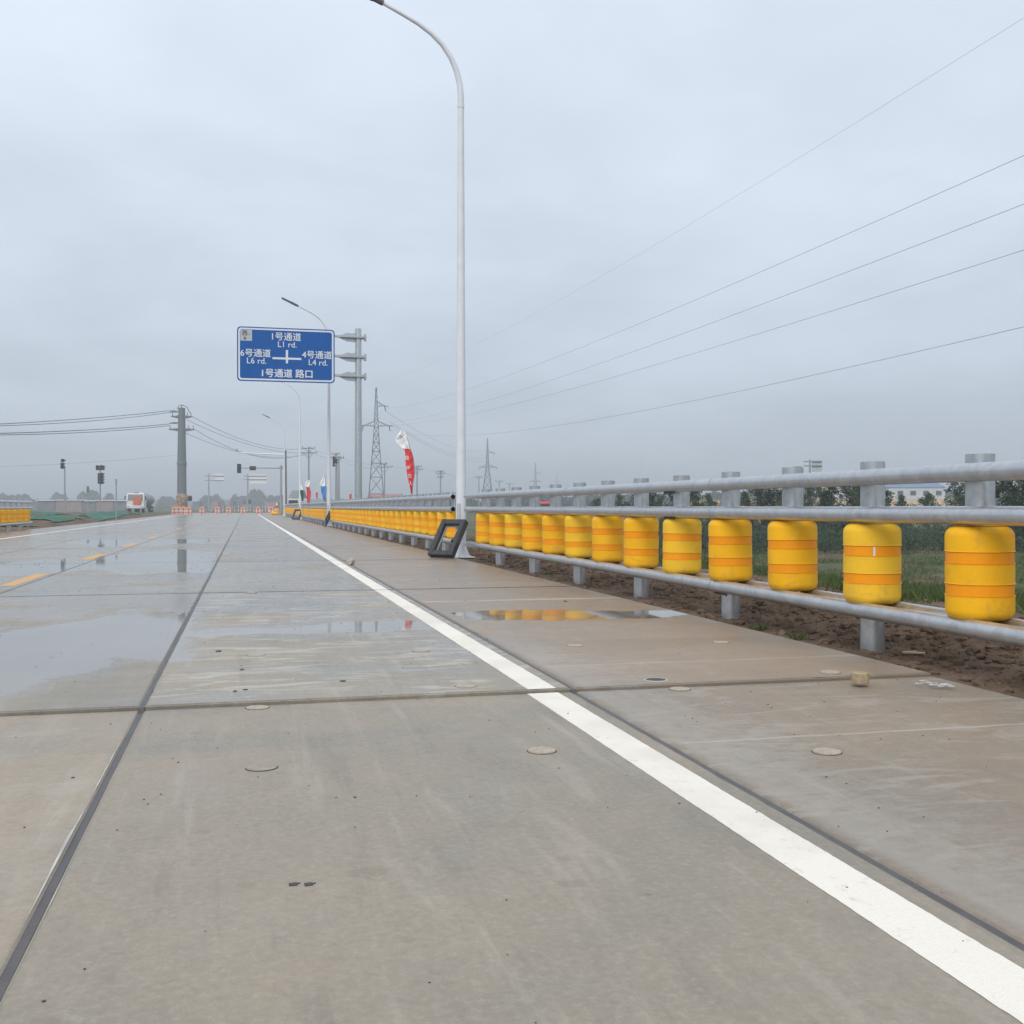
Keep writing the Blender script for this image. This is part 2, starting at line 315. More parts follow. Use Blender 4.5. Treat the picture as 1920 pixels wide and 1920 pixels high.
# ------------------------------------------------------------------ mesh builder
class MB:
    def __init__(s): s.v = []; s.f = []; s.mi = []; s.sm = []
    def add(s, vs, fs, mi=0, smooth=False):
        o = len(s.v); s.v += [tuple(p) for p in vs]
        for f in fs: s.f.append(tuple(i + o for i in f)); s.mi.append(mi); s.sm.append(smooth)
        return s
    def box(s, c, d, mi=0, rot=None):
        x, y, z = (k / 2 for k in d)
        vs = [Vector(p) for p in ((-x, -y, -z), (x, -y, -z), (x, y, -z), (-x, y, -z), (-x, -y, z), (x, -y, z), (x, y, z), (-x, y, z))]
        if rot is not None: vs = [rot @ p for p in vs]
        c = Vector(c); return s.add([p + c for p in vs], [(0, 3, 2, 1), (4, 5, 6, 7), (0, 1, 5, 4), (1, 2, 6, 5), (2, 3, 7, 6), (3, 0, 4, 7)], mi)
    def bbox(s, c, d, bv=.01, mi=0, rot=None):
        """box with chamfered edges"""
        x, y, z = (k / 2 for k in d); vs = []; idx = {}
        for sx in (-1, 1):
            for sy in (-1, 1):
                for sz in (-1, 1):
                    for a in range(3):
                        p = [sx * x, sy * y, sz * z]
                        for k in range(3):
                            if k != a: p[k] -= (sx, sy, sz)[k] * bv
                        idx[(sx, sy, sz, a)] = len(vs); vs.append(Vector(p))
        fs = []
        for a in range(3):
            o = [k for k in range(3) if k != a]
            for sg in (-1, 1):
                q = []
                for u, w_ in ((-1, -1), (1, -1), (1, 1), (-1, 1)):
                    k = [0, 0, 0]; k[a] = sg; k[o[0]] = u; k[o[1]] = w_; q.append(idx[(*k, a)])
                fs.append(tuple(q))
        for a in range(3):
            o = [k for k in range(3) if k != a]
            for u in (-1, 1):
                for w_ in (-1, 1):
                    k1 = [0, 0, 0]; k1[o[0]] = u; k1[o[1]] = w_; k2 = list(k1); k1[a] = -1; k2[a] = 1
                    fs.append((idx[(*k1, o[0])], idx[(*k2, o[0])], idx[(*k2, o[1])], idx[(*k1, o[1])]))
        for sx in (-1, 1):
            for sy in (-1, 1):
                for sz in (-1, 1): fs.append((idx[(sx, sy, sz, 0)], idx[(sx, sy, sz, 1)], idx[(sx, sy, sz, 2)]))
        if rot is not None: vs = [rot @ p for p in vs]
        c = Vector(c); return s.add([p + c for p in vs], fs, mi)
    def tube(s, pts, r, seg=12, mi=0, caps=True, smooth=True):
        pts = [Vector(p) for p in pts]; n = len(pts)
        rs = r if isinstance(r, (list, tuple)) else [r] * n
        d0 = (pts[1] - pts[0]).normalized(); up = Vector((0, 0, 1)) if abs(d0.z) < .9 else Vector((0, 1, 0))
        a = d0.cross(up).normalized(); vs = []
        for i, p in enumerate(pts):
            d = (pts[min(i + 1, n - 1)] - pts[max(i - 1, 0)]).normalized()
            a = (a - d * a.dot(d)).normalized(); b_ = d.cross(a)
            for k in range(seg):
                an = 2 * math.pi * k / seg; vs.append(p + (a * math.cos(an) + b_ * math.sin(an)) * rs[i])
        fs = [(i * seg + k, i * seg + (k + 1) % seg, (i + 1) * seg + (k + 1) % seg, (i + 1) * seg + k) for i in range(n - 1) for k in range(seg)]
        s.add(vs, fs, mi, smooth)
        if caps: s.add(vs[:seg], [tuple(range(seg))[::-1]], mi); s.add(vs[-seg:], [tuple(range(seg))], mi)
        return s
    def lathe(s, prof, seg=24, mi=0, c=(0, 0, 0), smooth=True):
        c = Vector(c); vs = [c + Vector((r_ * math.cos(2 * math.pi * k / seg), r_ * math.sin(2 * math.pi * k / seg), z)) for r_, z in prof for k in range(seg)]
        n = len(prof)
        fs = [(i * seg + k, i * seg + (k + 1) % seg, (i + 1) * seg + (k + 1) % seg, (i + 1) * seg + k) for i in range(n - 1) for k in range(seg)]
        return s.add(vs, fs, mi, smooth)
    def prism(s, poly, axis, lo, hi, mi=0):
        """polygon in the plane normal to axis, extruded lo..hi"""
        def P(u, w_, h): q = [u, w_]; q.insert(axis, h); return q
        n = len(poly); vs = [P(u, w_, lo) for u, w_ in poly] + [P(u, w_, hi) for u, w_ in poly]
        return s.add(vs, [tuple(range(n))[::-1], tuple(range(n, 2 * n))] + [(i, (i + 1) % n, n + (i + 1) % n, n + i) for i in range(n)], mi)
    def mesh(s, name, mats):
        me = bpy.data.meshes.new(name); me.from_pydata(s.v, [], s.f)
        for m_ in (mats if isinstance(mats, (list, tuple)) else [mats]): me.materials.append(m_)
        me.polygons.foreach_set('material_index', s.mi); me.polygons.foreach_set('use_smooth', s.sm); me.update()
        if any(s.sm) and len(s.v) < 20000: me.set_sharp_from_angle(angle=R(38))
        return me
    def build(s, name, mats, parent=None, loc=(0, 0, 0), rz=0.0):
        return link(name, s.mesh(name, mats), parent, loc, rz)

def link(name, data, parent=None, loc=(0, 0, 0), rz=0.0):
    o = bpy.data.objects.new(name, data); COL.objects.link(o); o.location = loc; o.rotation_euler = (0, 0, rz); o.parent = parent; return o
def tag(o, label, cat, group=None):
    o['label'] = label; o['category'] = cat
    if group: o['group'] = group
    return o
def thing(name, label, cat, loc=(0, 0, 0), rz=0.0, group=None): return tag(link(name, None, None, loc, rz), label, cat, group)
def kind(o, k): o['kind'] = k; return o
def kids(o): return [c for c in COL.objects if c.parent == o]
def copy_tree(o, loc=None, rz=None, label=None, parent=None):
    c = o.copy(); COL.objects.link(c); c.parent = parent
    if loc is not None: c.location = loc
    if rz is not None: c.rotation_euler.z = rz
    if label: c['label'] = label
    for ch in o.children: copy_tree(ch, parent=c)
    return c

# ------------------------------------------------------------------ GROUND
def field_z(x, y):
    if x > 0:
        z = -.12 - 1.0 * min(1, max(0, (x - 7.5) / 6)) ** 1.3
    else:
        z = -.12 - .10 * min(1, max(0, (-x - 12) / 10))
    z += .10 * noise.noise(Vector((x * .12, y * .12, 0))) * min(1, max(0, (abs(x + 2.3) - 8) / 10))
    return z
def axis_pts(*segs):
    out = []
    for a, b_, n in segs: out += [a + (b_ - a) * i / n for i in range(n)]
    return out + [segs[-1][1]]
xs = axis_pts((-3500, -600, 8), (-600, -100, 20), (-100, -30, 30), (-30, -9, 30), (-9, 4.2, 6), (4.2, 30, 70), (30, 120, 50), (120, 600, 25), (600, 3500, 8))
ys = axis_pts((-60, 0, 12), (0, 60, 90), (60, 160, 70), (160, 600, 30), (600, 4500, 12))
g = MB(); nx = len(xs)
g.add([(x, y, field_z(x, y)) for y in ys for x in xs], [(j * nx + i, j * nx + i + 1, (j + 1) * nx + i + 1, (j + 1) * nx + i) for j in range(len(ys) - 1) for i in range(nx - 1)], 0, True)
kind(g.build('ground', M_GROUND), 'structure')

def verge_z(x, y):
    u = x - 3.55
    z = -.018 + .03 * min(1, max(0, u - .5))
    berm = math.exp(-((u - 1.25) / .42) ** 2) * .085
    nlow = noise.noise(Vector((x * .9, y * .5, 3.3)))
    n_ = noise.fractal(Vector((x * 3.2, y * 3.2, 1.1)), 1.0, 2.0, 4)
    rough = min(1, max(0, (u - .22) / .35))
    cr_ = noise.turbulence(Vector((x * 7, y * 7, 2.2)), 4, True)
    z += berm * (.7 + .8 * nlow + .5 * noise.noise(Vector((x * 3.1, y * 2.3, 8)))) + rough * (.035 * n_ + .085 * cr_ * min(1, max(.10, berm * 14)) + .012 * max(0, noise.noise(Vector((x * 16, y * 16, 0)))))
    z += .002 * noise.noise(Vector((x * 20, y * 20, 5)))
    z -= .16 * max(0, u - 2.6)
    if u < 0: z = -.03
    return z
vx = axis_pts((3.45, 3.55, 2), (3.55, 6.4, 140), (6.4, 8.6, 24)); vy = axis_pts((.5, 2.5, 20), (2.5, 13, 560), (13, 16, 60), (16, 40, 240), (40, 130, 200))
g = MB(); nx = len(vx)
g.add([(x + .02 * noise.noise(Vector((0, y * 2, 9))) * (x < 3.7), y, verge_z(x, y)) for y in vy for x in vx], [(j * nx + i, j * nx + i + 1, (j + 1) * nx + i + 1, (j + 1) * nx + i) for j in range(len(vy) - 1) for i in range(nx - 1)], 0, True)
kind(g.build('soil_verge', M_SOIL), 'structure')
# clods lying on the verge
g = MB(); rnd = random.Random(3)
ico = [(0, 0, 1), (.89, 0, .45), (.28, .85, .45), (-.72, .53, .45), (-.72, -.53, .45), (.28, -.85, .45), (.72, .53, -.45), (-.28, .85, -.45), (-.89, 0, -.45), (-.28, -.85, -.45), (.72, -.53, -.45), (0, 0, -1)]
icf = [(0, 1, 2), (0, 2, 3), (0, 3, 4), (0, 4, 5), (0, 5, 1), (1, 6, 2), (2, 7, 3), (3, 8, 4), (4, 9, 5), (5, 10, 1), (6, 7, 2), (7, 8, 3), (8, 9, 4), (9, 10, 5), (10, 6, 1), (11, 7, 6), (11, 8, 7), (11, 9, 8), (11, 10, 9), (11, 6, 10)]
def clod(g, p, r_, rn, flat=.7):
    g.add([Vector(p) + Vector((q[0] * rn.uniform(.6, 1.3), q[1] * rn.uniform(.6, 1.3), q[2] * flat * rn.uniform(.6, 1.2))) * r_ for q in ico], icf)
for i in range(26000):
    y = 2 + 34 * rnd.random() ** 1.9; u = abs(rnd.gauss(1.2, .6)); x = 3.65 + u * .98
    if x > 7.3: continue
    r_ = .008 + .045 * rnd.random() ** 5
    clod(g, (x, y, verge_z(x, y) + r_ * rnd.uniform(-.1, .3)), r_, rnd)
kind(g.build('dirt_clods', M_SOIL), 'stuff')

# grass: tufts and field blades
g = MB(); rnd = random.Random(11)
def blade(g, x, y, z, h, a, wd, lean):
    dx, dy = math.cos(a) * wd, math.sin(a) * wd; lx, ly = math.cos(a + 1.2) * lean * h, math.sin(a + 1.2) * lean * h
    g.add([(x - dx, y - dy, z), (x + dx, y + dy, z), (x + lx * .4, y + ly * .4, z + h * .65), (x + lx, y + ly, z + h)], [(0, 1, 2), (0, 2, 3)])
for i in range(85000):
    Z = 8 + 62 * rnd.random() ** 1.6; px = rnd.uniform(1000, 2150); p = at(px, Z)
    if p.x < 5.9: continue
    dens = noise.noise(Vector((p.x * .35, p.y * .35, 2)))
    if dens < -.12 + (.25 if p.x < 7 else 0) + rnd.uniform(-.12, .12): continue
    z = verge_z(p.x, p.y) if p.x < 7.4 else field_z(p.x, p.y)
    blade(g, p.x, p.y, z - .02, rnd.uniform(.05, .15) * (1 + max(0, dens) + Z * .008), rnd.uniform(0, 6.28), .006 + Z * .0003, rnd.uniform(.1, .7))
kind(g.build('field_grass', M_GRASS), 'stuff')
weeds = [(1488, 1195, 'small green weed behind the pale foreground slab edge, left of the broad steel post'), (1382, 1178, 'weed sprouting beside the base of the third near steel post'), (1030, 1075, 'low green weed at the foot of a barrier post near the far puddle'), (1700, 1146, 'ragged weed just under the lower rail beside the second nearest yellow roller')]
for px, py, lab in weeds:
    p = gnd(px, py); g = MB(); z0 = verge_z(max(p.x, 3.7), p.y)
    for k in range(60):
        a = rnd.uniform(0, 6.28); rr = rnd.random() * .09
        blade(g, math.cos(a) * rr, math.sin(a) * rr, -.01, rnd.uniform(.02, .07), rnd.uniform(0, 6.28), .005, .9)
    tag(g.build('weed', M_GRASS, None, (max(p.x, 3.7), p.y, z0)), lab, 'weed', 'weeds on the bare soil verge')

# ------------------------------------------------------------------ ROAD SLABS
JX = [-8.30, -6.52, -4.50, -2.47, -.456, 1.575, 3.60]
HG = [.0, .006, .006, .009, .0115, .013, 0]
JY = [5.108 + 6.55 * k for k in range(-2, 25)]
rnd = random.Random(5)
def slab_z(j): return -.016 if JY[j] < 4.0 else 0.0
g = MB(); tints = []; slab_tint = {}
def jit(x, y, k, amp): return noise.noise(Vector((x * 7 + k, y * 7, k * 3.1))) * amp
for i in range(6):
    for j in range(len(JY) - 1):
        x0, x1 = JX[i] + HG[i], JX[i + 1] - HG[i + 1]; y0, y1 = JY[j] + .006, JY[j + 1] - .006
        zt = slab_z(j) + 0
        nl = 110 if j < 4 else 6; nw = 50 if j < 4 else 3; am = .0035 if j < 4 else 0
        ring = []
        for k in range(nl): ring.append((x1, y0 + (y1 - y0) * k / nl, 1, 0))
        for k in range(nw): ring.append((x1 - (x1 - x0) * k / nw, y1, 0, 1))
        for k in range(nl): ring.append((x0, y1 - (y1 - y0) * k / nl, -1, 0))
        for k in range(nw): ring.append((x0 + (x1 - x0) * k / nw, y0, 0, -1))
        n = len(ring); vs = []
        cx, cy = (x0 + x1) / 2, (y0 + y1) / 2
        for x, y, a, b_ in ring: # inner top ring
            c_ = .005 + .5 * am + jit(x, y, 1, am) + max(0, jit(x, y, 5, .02) - .006) * (am > 0)
            xx = x - math.copysign(c_, x - cx) if a or abs(abs(x - cx) - (x1 - x0) / 2) < 1e-6 else x
            yy = y - math.copysign(c_, y - cy) if b_ or abs(abs(y - cy) - (y1 - y0) / 2) < 1e-6 else y
            vs.append((xx, yy, zt))
        for x, y, a, b_ in ring: vs.append((x, y, zt - .005))
        for x, y, a, b_ in ring: vs.append((x, y, zt - .11))
        fs = [tuple(range(n))] + [(k, n + k, n + (k + 1) % n, (k + 1) % n) for k in range(n)] + [(n + k, 2 * n + k, 2 * n + (k + 1) % n, n + (k + 1) % n) for k in range(n)]
        # top face as quads strip is not needed: convex-ish n-gon, triangulated by Blender
        g.add(vs, fs, 0)
        br = rnd.uniform(.90, 1.0); mud = 0.0; dmp = rnd.uniform(0, .35)
        if i == 5: mud = .85 if j >= 2 else .45; br = .93 if j >= 2 else .86; dmp = .12 if j >= 2 else .6
        if i == 4 and j == 2: dmp = 1.0; br = 1.03
        if i == 4 and j == 3: dmp = .6
        if i == 3 and j == 1: mud = .25; br = 1.05
        if j < 2 and i == 4: br = .96; dmp = 0
        if i == 0: mud = .8
        tints += [(br, mud, dmp, 1)] * len(fs); slab_tint[(i, j)] = (br, mud, dmp, 1)
# left-hand shoulder spur beyond the barrier end
import numpy as np
def gp(pts, lo, hi): return [(min(hi, max(lo, q.x)), q.y) for q in (gnd(*p) for p in pts)]
PUDS = [gp([(-180, 1200), (0, 1188), (110, 1172), (205, 1160), (238, 1143), (290, 1164), (352, 1150), (345, 1238), (262, 1234), (205, 1232), (160, 1262), (60, 1275), (20, 1300), (-200, 1322)], -4.4, -.40),
    gp([(330, 1182), (420, 1178), (480, 1176), (560, 1175), (640, 1166), (760, 1162), (830, 1164), (840, 1180), (700, 1186), (560, 1189), (420, 1192), (335, 1194)], -.5, 1.36),
    gp([(846, 1149), (900, 1146), (960, 1144), (1050, 1143), (1105, 1145), (1180, 1146), (1262, 1144), (1290, 1150), (1240, 1159), (1170, 1160), (1110, 1162), (1030, 1164), (930, 1163), (870, 1160)], 1.50, 3.72),
    gp([(-150, 1060), (60, 1052), (200, 1042), (330, 1030), (400, 1036), (392, 1058), (384, 1075), (330, 1072), (250, 1078), (180, 1066), (60, 1078), (-150, 1088)], -8.2, -.40),
    gp([(560, 1262), (640, 1255), (690, 1266), (640, 1274), (575, 1272)], -.3, 1.3),
    gp([(120, 1016), (250, 1006), (360, 1000), (425, 1002), (418, 1014), (300, 1022), (180, 1026)], -8.2, -.40)]
OFFS = [.05, -.02, .0, .05, -.13, .0]
def sdf(P, x, y):
    d = np.full(x.shape, 1e9); inside = np.zeros(x.shape, bool); n = len(P)
    for k in range(n):
        (ax, ay), (bx, by) = P[k], P[(k + 1) % n]; ex, ey = bx - ax, by - ay; L = ex * ex + ey * ey + 1e-12
        q = np.clip(((x - ax) * ex + (y - ay) * ey) / L, 0, 1); d = np.minimum(d, np.hypot(x - ax - q * ex, y - ay - q * ey))
        c_ = ((ay > y) != (by > y)) & (x < ex * (y - ay) / (ey if abs(ey) > 1e-9 else 1e-9) + ax); inside ^= c_
    return np.where(inside, d, -d)
n_old = len(g.v); pud = [-1.0] * n_old
for i in range(6):
    for j in range(2, 6):
        nx_, ny_ = (52, 190) if j < 4 else (30, 70)
        gx = np.linspace(JX[i] + HG[i] + .008, JX[i + 1] - HG[i + 1] - .008, nx_); gy = np.linspace(JY[j] + .014, JY[j + 1] - .014, ny_)
        X_, Y_ = np.meshgrid(gx, gy); D_ = np.full(X_.shape, -1.0)
        for P, o_ in zip(PUDS, OFFS): D_ = np.maximum(D_, np.clip(sdf(P, X_, Y_), -1, .35) + o_)
        g.add([(float(a), float(b_), .0008) for a, b_ in zip(X_.ravel(), Y_.ravel())], [(q * nx_ + p, q * nx_ + p + 1, (q + 1) * nx_ + p + 1, (q + 1) * nx_ + p) for q in range(ny_ - 1) for p in range(nx_ - 1)])
        pud += [float(q) for q in D_.ravel()]; tints += [slab_tint[(i, j)]] * ((nx_ - 1) * (ny_ - 1))
road_me = g.mesh('road', M_CON)
at_p = road_me.attributes.new('pud', 'FLOAT', 'POINT'); at_p.data.foreach_set('value', pud)
ca = road_me.color_attributes.new('tint', 'FLOAT_COLOR', 'CORNER'); buf = []
for p in road_me.polygons: buf += list(tints[p.index]) * p.loop_total
ca.data.foreach_set('color', buf)
kind(link('road', road_me), 'structure')
g = MB(); g.box((-2.35, 80, -.11), (12.0, 190, .1)); kind(g.build('road_bed', M_GAP), 'structure')
g = MB()
for xi in (3, 4, 5):
    h = HG[xi] - .0005
    pts = [-7.9 + 13.0 * k / 700 for k in range(700)] + [5.104, 5.111] + [5.12 + 145 * (k / 700) ** 2 for k in range(701)]; vs = []
    for y in pts:
        zz = (-.0205 if y < 5.108 else -.004) + .002 * noise.noise(Vector((xi, y * 3, 0)))
        vs += [(JX[xi] - h, y, zz - .001), (JX[xi] + .003 * noise.noise(Vector((y * 4, 0, xi))), y, zz - .0015), (JX[xi] + h, y, zz)]
    g.add(vs, [(3 * k + a, 3 * k + a + 1, 3 * k + a + 4, 3 * k + a + 3) for k in range(len(pts) - 1) for a in (0, 1)], 0, True)
kind(g.build('joint_sealant', M_TAR), 'structure')
# smears of sealant and mortar over the joint edges
g = MB()
def smear(g, x0, ya, yb, side, wmax, z, seed, n=160, thr=-.1):
    vs = []
    for k in range(n + 1):
        y = ya + (yb - ya) * k / n; q = max(0.0, noise.fractal(Vector((y * 1.4, seed, 0)), 1, 2, 4) - thr) * wmax
        vs += [(x0, y, z), (x0 + side * (q + .0005), y, z)]
    g.add(vs, [((2 * k, 2 * k + 1, 2 * k + 3, 2 * k + 2) if side > 0 else (2 * k, 2 * k + 2, 2 * k + 3, 2 * k + 1)) for k in range(n)])
smear(g, -.456 + .0165, .6, 5.05, 1, .014, -.0135, 1.3, thr=-.05); smear(g, -.456 - .0165, .6, 5.05, -1, .012, -.0135, 4.7, thr=.0)
kind(g.build('joint_mortar', M_LIP), 'structure')

def strip(g, x0, x1, ya, yb, z, n, amp=.004, seed=0.0):
    vs = []
    for k in range(n + 1):
        y = ya + (yb - ya) * k / n; f = [amp * (noise.noise(Vector((y * 3, seed + q, 0))) + .7 * noise.fractal(Vector((y * 22, seed + q, 3)), 1, 2, 3)) for q in (0, 5)]
        vs += [(x0 + f[0], y, z), (x1 + f[1], y, z)]
    g.add(vs, [(2 * k, 2 * k + 1, 2 * k + 3, 2 * k + 2) for k in range(n)])
for nm, x0, x1 in (('edge_line', 1.335, 1.492), ('edge_line', -6.70, -6.555)):
    g = MB()
    for j in range(len(JY) - 1):
        if JY[j + 1] > 132: break
        strip(g, x0 + (.01 if j >= 2 else 0), x1, JY[j] + .012, JY[j + 1] - .012, slab_z(j) + (.0011 if j < 2 else .0020), 520 if j < 4 else 20, .0026 if j < 4 else .002, j)
    kind(g.build(nm, M_WHITE), 'structure')
g = MB(); y = .8
while y < 110:
    strip(g, -2.72, -2.545, y, y + 2.25, .0024, 30, .006, y); y += 6.2
kind(g.build('centre_line_dashes', M_YEL), 'structure')

# ------------------------------------------------------------------ ROLLER BARRIER
RR, RH = .176, .51
def roller_profile():
    prof = [(.03, 0), (.10, 0), (.135, .003)]
    for k in range(7):
        a = -math.pi / 2 + k * math.pi / 12; prof.append((RR - .055 + .055 * math.cos(a), .058 + .055 * math.sin(a)))
    def seg(z0, z1): return [(RR, z0), (RR, z1)]
    b1, b2 = (.265, .385), (.605, .725)   # band positions measured from the bottom
    prof += [(RR, b1[0] * RH - .004), (RR + .003, b1[0] * RH - .0015), (RR - .006, b1[0] * RH), (RR - .006, b1[1] * RH), (RR + .003, b1[1] * RH + .0015), (RR, b1[1] * RH + .004)]
    prof += [(RR, b2[0] * RH - .004), (RR + .003, b2[0] * RH - .0015), (RR - .006, b2[0] * RH), (RR - .006, b2[1] * RH), (RR + .003, b2[1] * RH + .0015), (RR, b2[1] * RH + .004)]
    for k in range(7):
        a = k * math.pi / 12; prof.append((RR - .055 + .055 * math.cos(a), RH - .058 + .055 * math.sin(a)))
    return prof + [(.135, RH - .001), (.10, RH), (.03, RH)]
def mk_roller_mesh(seg, mt):
    g = MB(); g.lathe(roller_profile(), seg); return g.mesh('roller', mt)
ROLL_HI = [mk_roller_mesh(56, M_ROLL), mk_roller_mesh(56, M_ROLL2)]
g = MB(); g.lathe([(RR - .0055, 0), (RR - .0025, .002), (RR - .0025, .0585), (RR - .0055, .0605)], 56); BAND = g.mesh('reflective_band', M_BAND)
g = MB(); g.lathe(roller_profile()[::1], 20, 0)
for zb in (.265 * RH, .605 * RH): g.lathe([(RR - .0055, zb + .0005), (RR + .001, zb + .001), (RR + .001, zb + .059), (RR - .0055, zb + .060)], 20, 1)
ROLL_LO = g.mesh('roller', [M_ROLL, M_BAND])
def post_mesh(z0, z1, seg=28, r_=.076):
    g = MB(); t_ = .006
    g.lathe([(r_, z0), (r_, z1), (r_ - t_, z1), (r_ - t_, z1 - .12)], seg); g.lathe([(r_ - t_, z1 - .12), (0.001, z1 - .12)], seg, 1)
    return g.mesh('post', [M_GALV, M_GAP])
POST_L, POST_S = post_mesh(-.30, 1.185), post_mesh(.20, 1.185); POST_LL, POST_SL = post_mesh(-.30, 1.185, 10), post_mesh(.2, 1.185, 10)
ZR = (.252, .852, 1.082)
g = MB(); g.bbox((0, 0, 0), (.17, .15, .012), .002); PLATE = g.mesh('mounting_plate', M_GALV)
def rail(g, x, y0, y1, z, r_=.05, seg=20, joints=()):
    n = max(2, int(abs(y1 - y0) / .5))
    g.tube([(x, y0 + (y1 - y0) * k / n, z + .003 * noise.noise(Vector((x, (y0 + (y1 - y0) * k / n) * .7, z)))) for k in range(n + 1)], r_, seg, caps=False)
    for e, s_ in ((y0, 1), (y1, -1)):    # open pipe ends
        a = [(x + q * math.cos(2 * math.pi * k / seg), e, z + q * math.sin(2 * math.pi * k / seg)) for q in (r_, r_ - .007) for k in range(seg)]
        g.add(a, [(k, (k + 1) % seg, seg + (k + 1) % seg, seg + k) for k in range(seg)])
        i_ = [(x + (r_ - .007) * math.cos(2 * math.pi * k / seg), e + dd * s_, z + (r_ - .007) * math.sin(2 * math.pi * k / seg)) for dd in (0, .15) for k in range(seg)]
        g.add(i_, [(k, (k + 1) % seg, seg + (k + 1) % seg, seg + k) for k in range(seg)] + [tuple(range(seg, 2 * seg))], 1)
    for yj in joints:
        g.tube([(x, yj - .05, z), (x, yj - .047, z), (x, yj + .047, z), (x, yj + .05, z)], [r_ + .0005, r_ + .003, r_ + .003, r_ + .0005], seg); g.tube([(x, yj - .002, z), (x, yj + .002, z)], r_ + .0036, seg, 1)
def barrier(label, X, ys_, ya, yb, long_mod, side, level, group):
    """side=-1: road is at smaller x. level 0 near (with bands as sub-parts), 1 mid, 2 far"""
    root = thing('roller_barrier', label, 'crash barrier', (X, ya, 0), 0, group)
    off = .122 * side; sg = 24 if level == 0 else 12
    jt = [yb - 1.95 - 4.17 * k for k in range(int((yb - ya - 2.2) / 4.17) + 1)] if level < 2 else []
    for zi, z in enumerate(ZR):
        for nm, o_ in (('rail', off), ('back_rail', -off)):
            if nm == 'back_rail' and zi == 2: continue
            g = MB(); rail(g, o_, 0, yb - ya, z, .05, sg, [j - ya for j in jt]); g.build('rail', [M_GALV, M_GAP], root)
    for i, y in enumerate(ys_):
        dy = y - ya; lg = (i + long_mod) % 2 == 0
        link('post', (POST_L if lg else POST_S) if level == 0 else (POST_LL if lg else POST_SL), root, (0, dy, 0), rnd.uniform(0, 6.28))
        if level == 0:
            o = link('roller', ROLL_HI[i % 3 == 1], root, (rnd.uniform(-.004, .004), dy, .288 + rnd.uniform(-.004, .004)), rnd.uniform(0, 6.28)); o.rotation_euler.x, o.rotation_euler.y = rnd.uniform(-.014, .014), rnd.uniform(-.014, .014)
            for zb in (.265 * RH, .605 * RH): link('reflective_band', BAND, o, (0, 0, zb))
        else: link('roller', ROLL_LO, root, (0, dy, .288), rnd.uniform(0, 6.28))
        if level == 0:      # mounting plates across the rails
            for z in (ZR[0] + .012, ZR[1] - .012): link('mounting_plate', PLATE, root, (0, dy, z))
    return root
GRP = 'yellow roller barriers along the road'
XB = 3.87
near_ys = [5.07 + 1.032 * k for k in range(-3, 13)]
b1 = barrier('nearest roller barrier, large yellow rollers with orange bands at the right', XB, near_ys, 1.5, 18.5, 1 - 1, -1, 0, GRP)
# clusters of sleeve bolts under the rails
g = MB(); g.tube([(0, 0, 0), (0, 0, -.024)], .008, 8); g.tube([(0, 0, -.004), (0, 0, -.013)], .014, 6); BOLT = g.mesh('sleeve_bolt', M_DARK)
for yb_, x_, z_ in ((9.05, -.14, ZR[1] - .044), (9.05, -.14, ZR[2] - .044), (8.0, -.12, ZR[0] - .046)):
    for k in range(5): link('sleeve_bolt', BOLT, b1, (x_, yb_ - 1.5 + k * .05, z_))
g = MB(); g.add([(RR * math.cos(a) * .9875, RR * math.sin(a) * .9875, z) for z in (.609 * RH, .72 * RH) for a in (R(183), R(187))], [(0, 1, 3, 2)])
ro = [c for c in kids(b1) if c.name.startswith('roller') and abs(c.location.y + 1.5 - 6.1) < .1]
if ro: g.build('white_tape', M_SWHITE, ro[0], (0, 0, 0), R(57) - ro[0].rotation_euler.z)
barrier('second roller barrier, between the nearest white lamp pole and the next one', XB, [20.15 + 1.035 * k for k in range(29)], 19.75, 49.6, 1, -1, 0, GRP)
barrier('third roller barrier along the right edge, between the second and third lamp poles', XB, [51.1 + 1.04 * k for k in range(25)], 50.7, 76.6, 0, -1, 1, GRP)
barrier('farthest roller barrier on the right edge, past the third lamp pole', XB, [78.2 + 1.04 * k for k in range(30)], 77.8, 108.8, 0, -1, 1, GRP)
barrier('roller barrier end on the left edge of the road, cut by the left frame', -8.60, [33.2 + 1.04 * k for k in range(14)], 32.8, 47.3, 0, 1, 1, GRP)

# ------------------------------------------------------------------ STREET LAMPS
def lamp_meshes():
    g = MB(); prof = [(.001, 0), (.14, 0), (.14, .012), (.105, .02), (.098, .10), (.092, .35), (.088, 1.0), (.075, 4), (.055, 8.05)]
    g.lathe(prof, 28)
    pole = g.mesh('pole', M_LAMP)
    g = MB(); pts = [(0, 0, 8.03), (0, 0, 8.2), (-.02, 0, 8.42), (-.08, 0, 8.66), (-.18, 0, 8.88), (-.33, 0, 9.09), (-.52, 0, 9.26), (-.75, 0, 9.41), (-1.02, 0, 9.54), (-1.42, 0, 9.72)]
    g.tube(pts, [.056, .056, .054, .052, .049, .046, .043, .040, .036, .031], 16); g.tube([(0, 0, 8.0), (0, 0, 8.06)], .062, 16)
    arm = g.mesh('arm', M_LAMP)
    d = Vector((-.91, 0, .415)).normalized(); ry = Matrix.Rotation(math.atan2(.415, .91), 3, 'Y')
    g = MB(); c = Vector((-1.42, 0, 9.72))
    g.tube([c - d * .05, c + d * .16], [.048, .058], 12); g.bbox(c + d * .24, (.24, .16, .09), .02, 0, ry); g.bbox(c + d * .55, (.44, .25, .055), .018, 0, ry)
    head = g.mesh('lamp_head', M_HEAD)
    return pole, arm, head
LM = lamp_meshes()
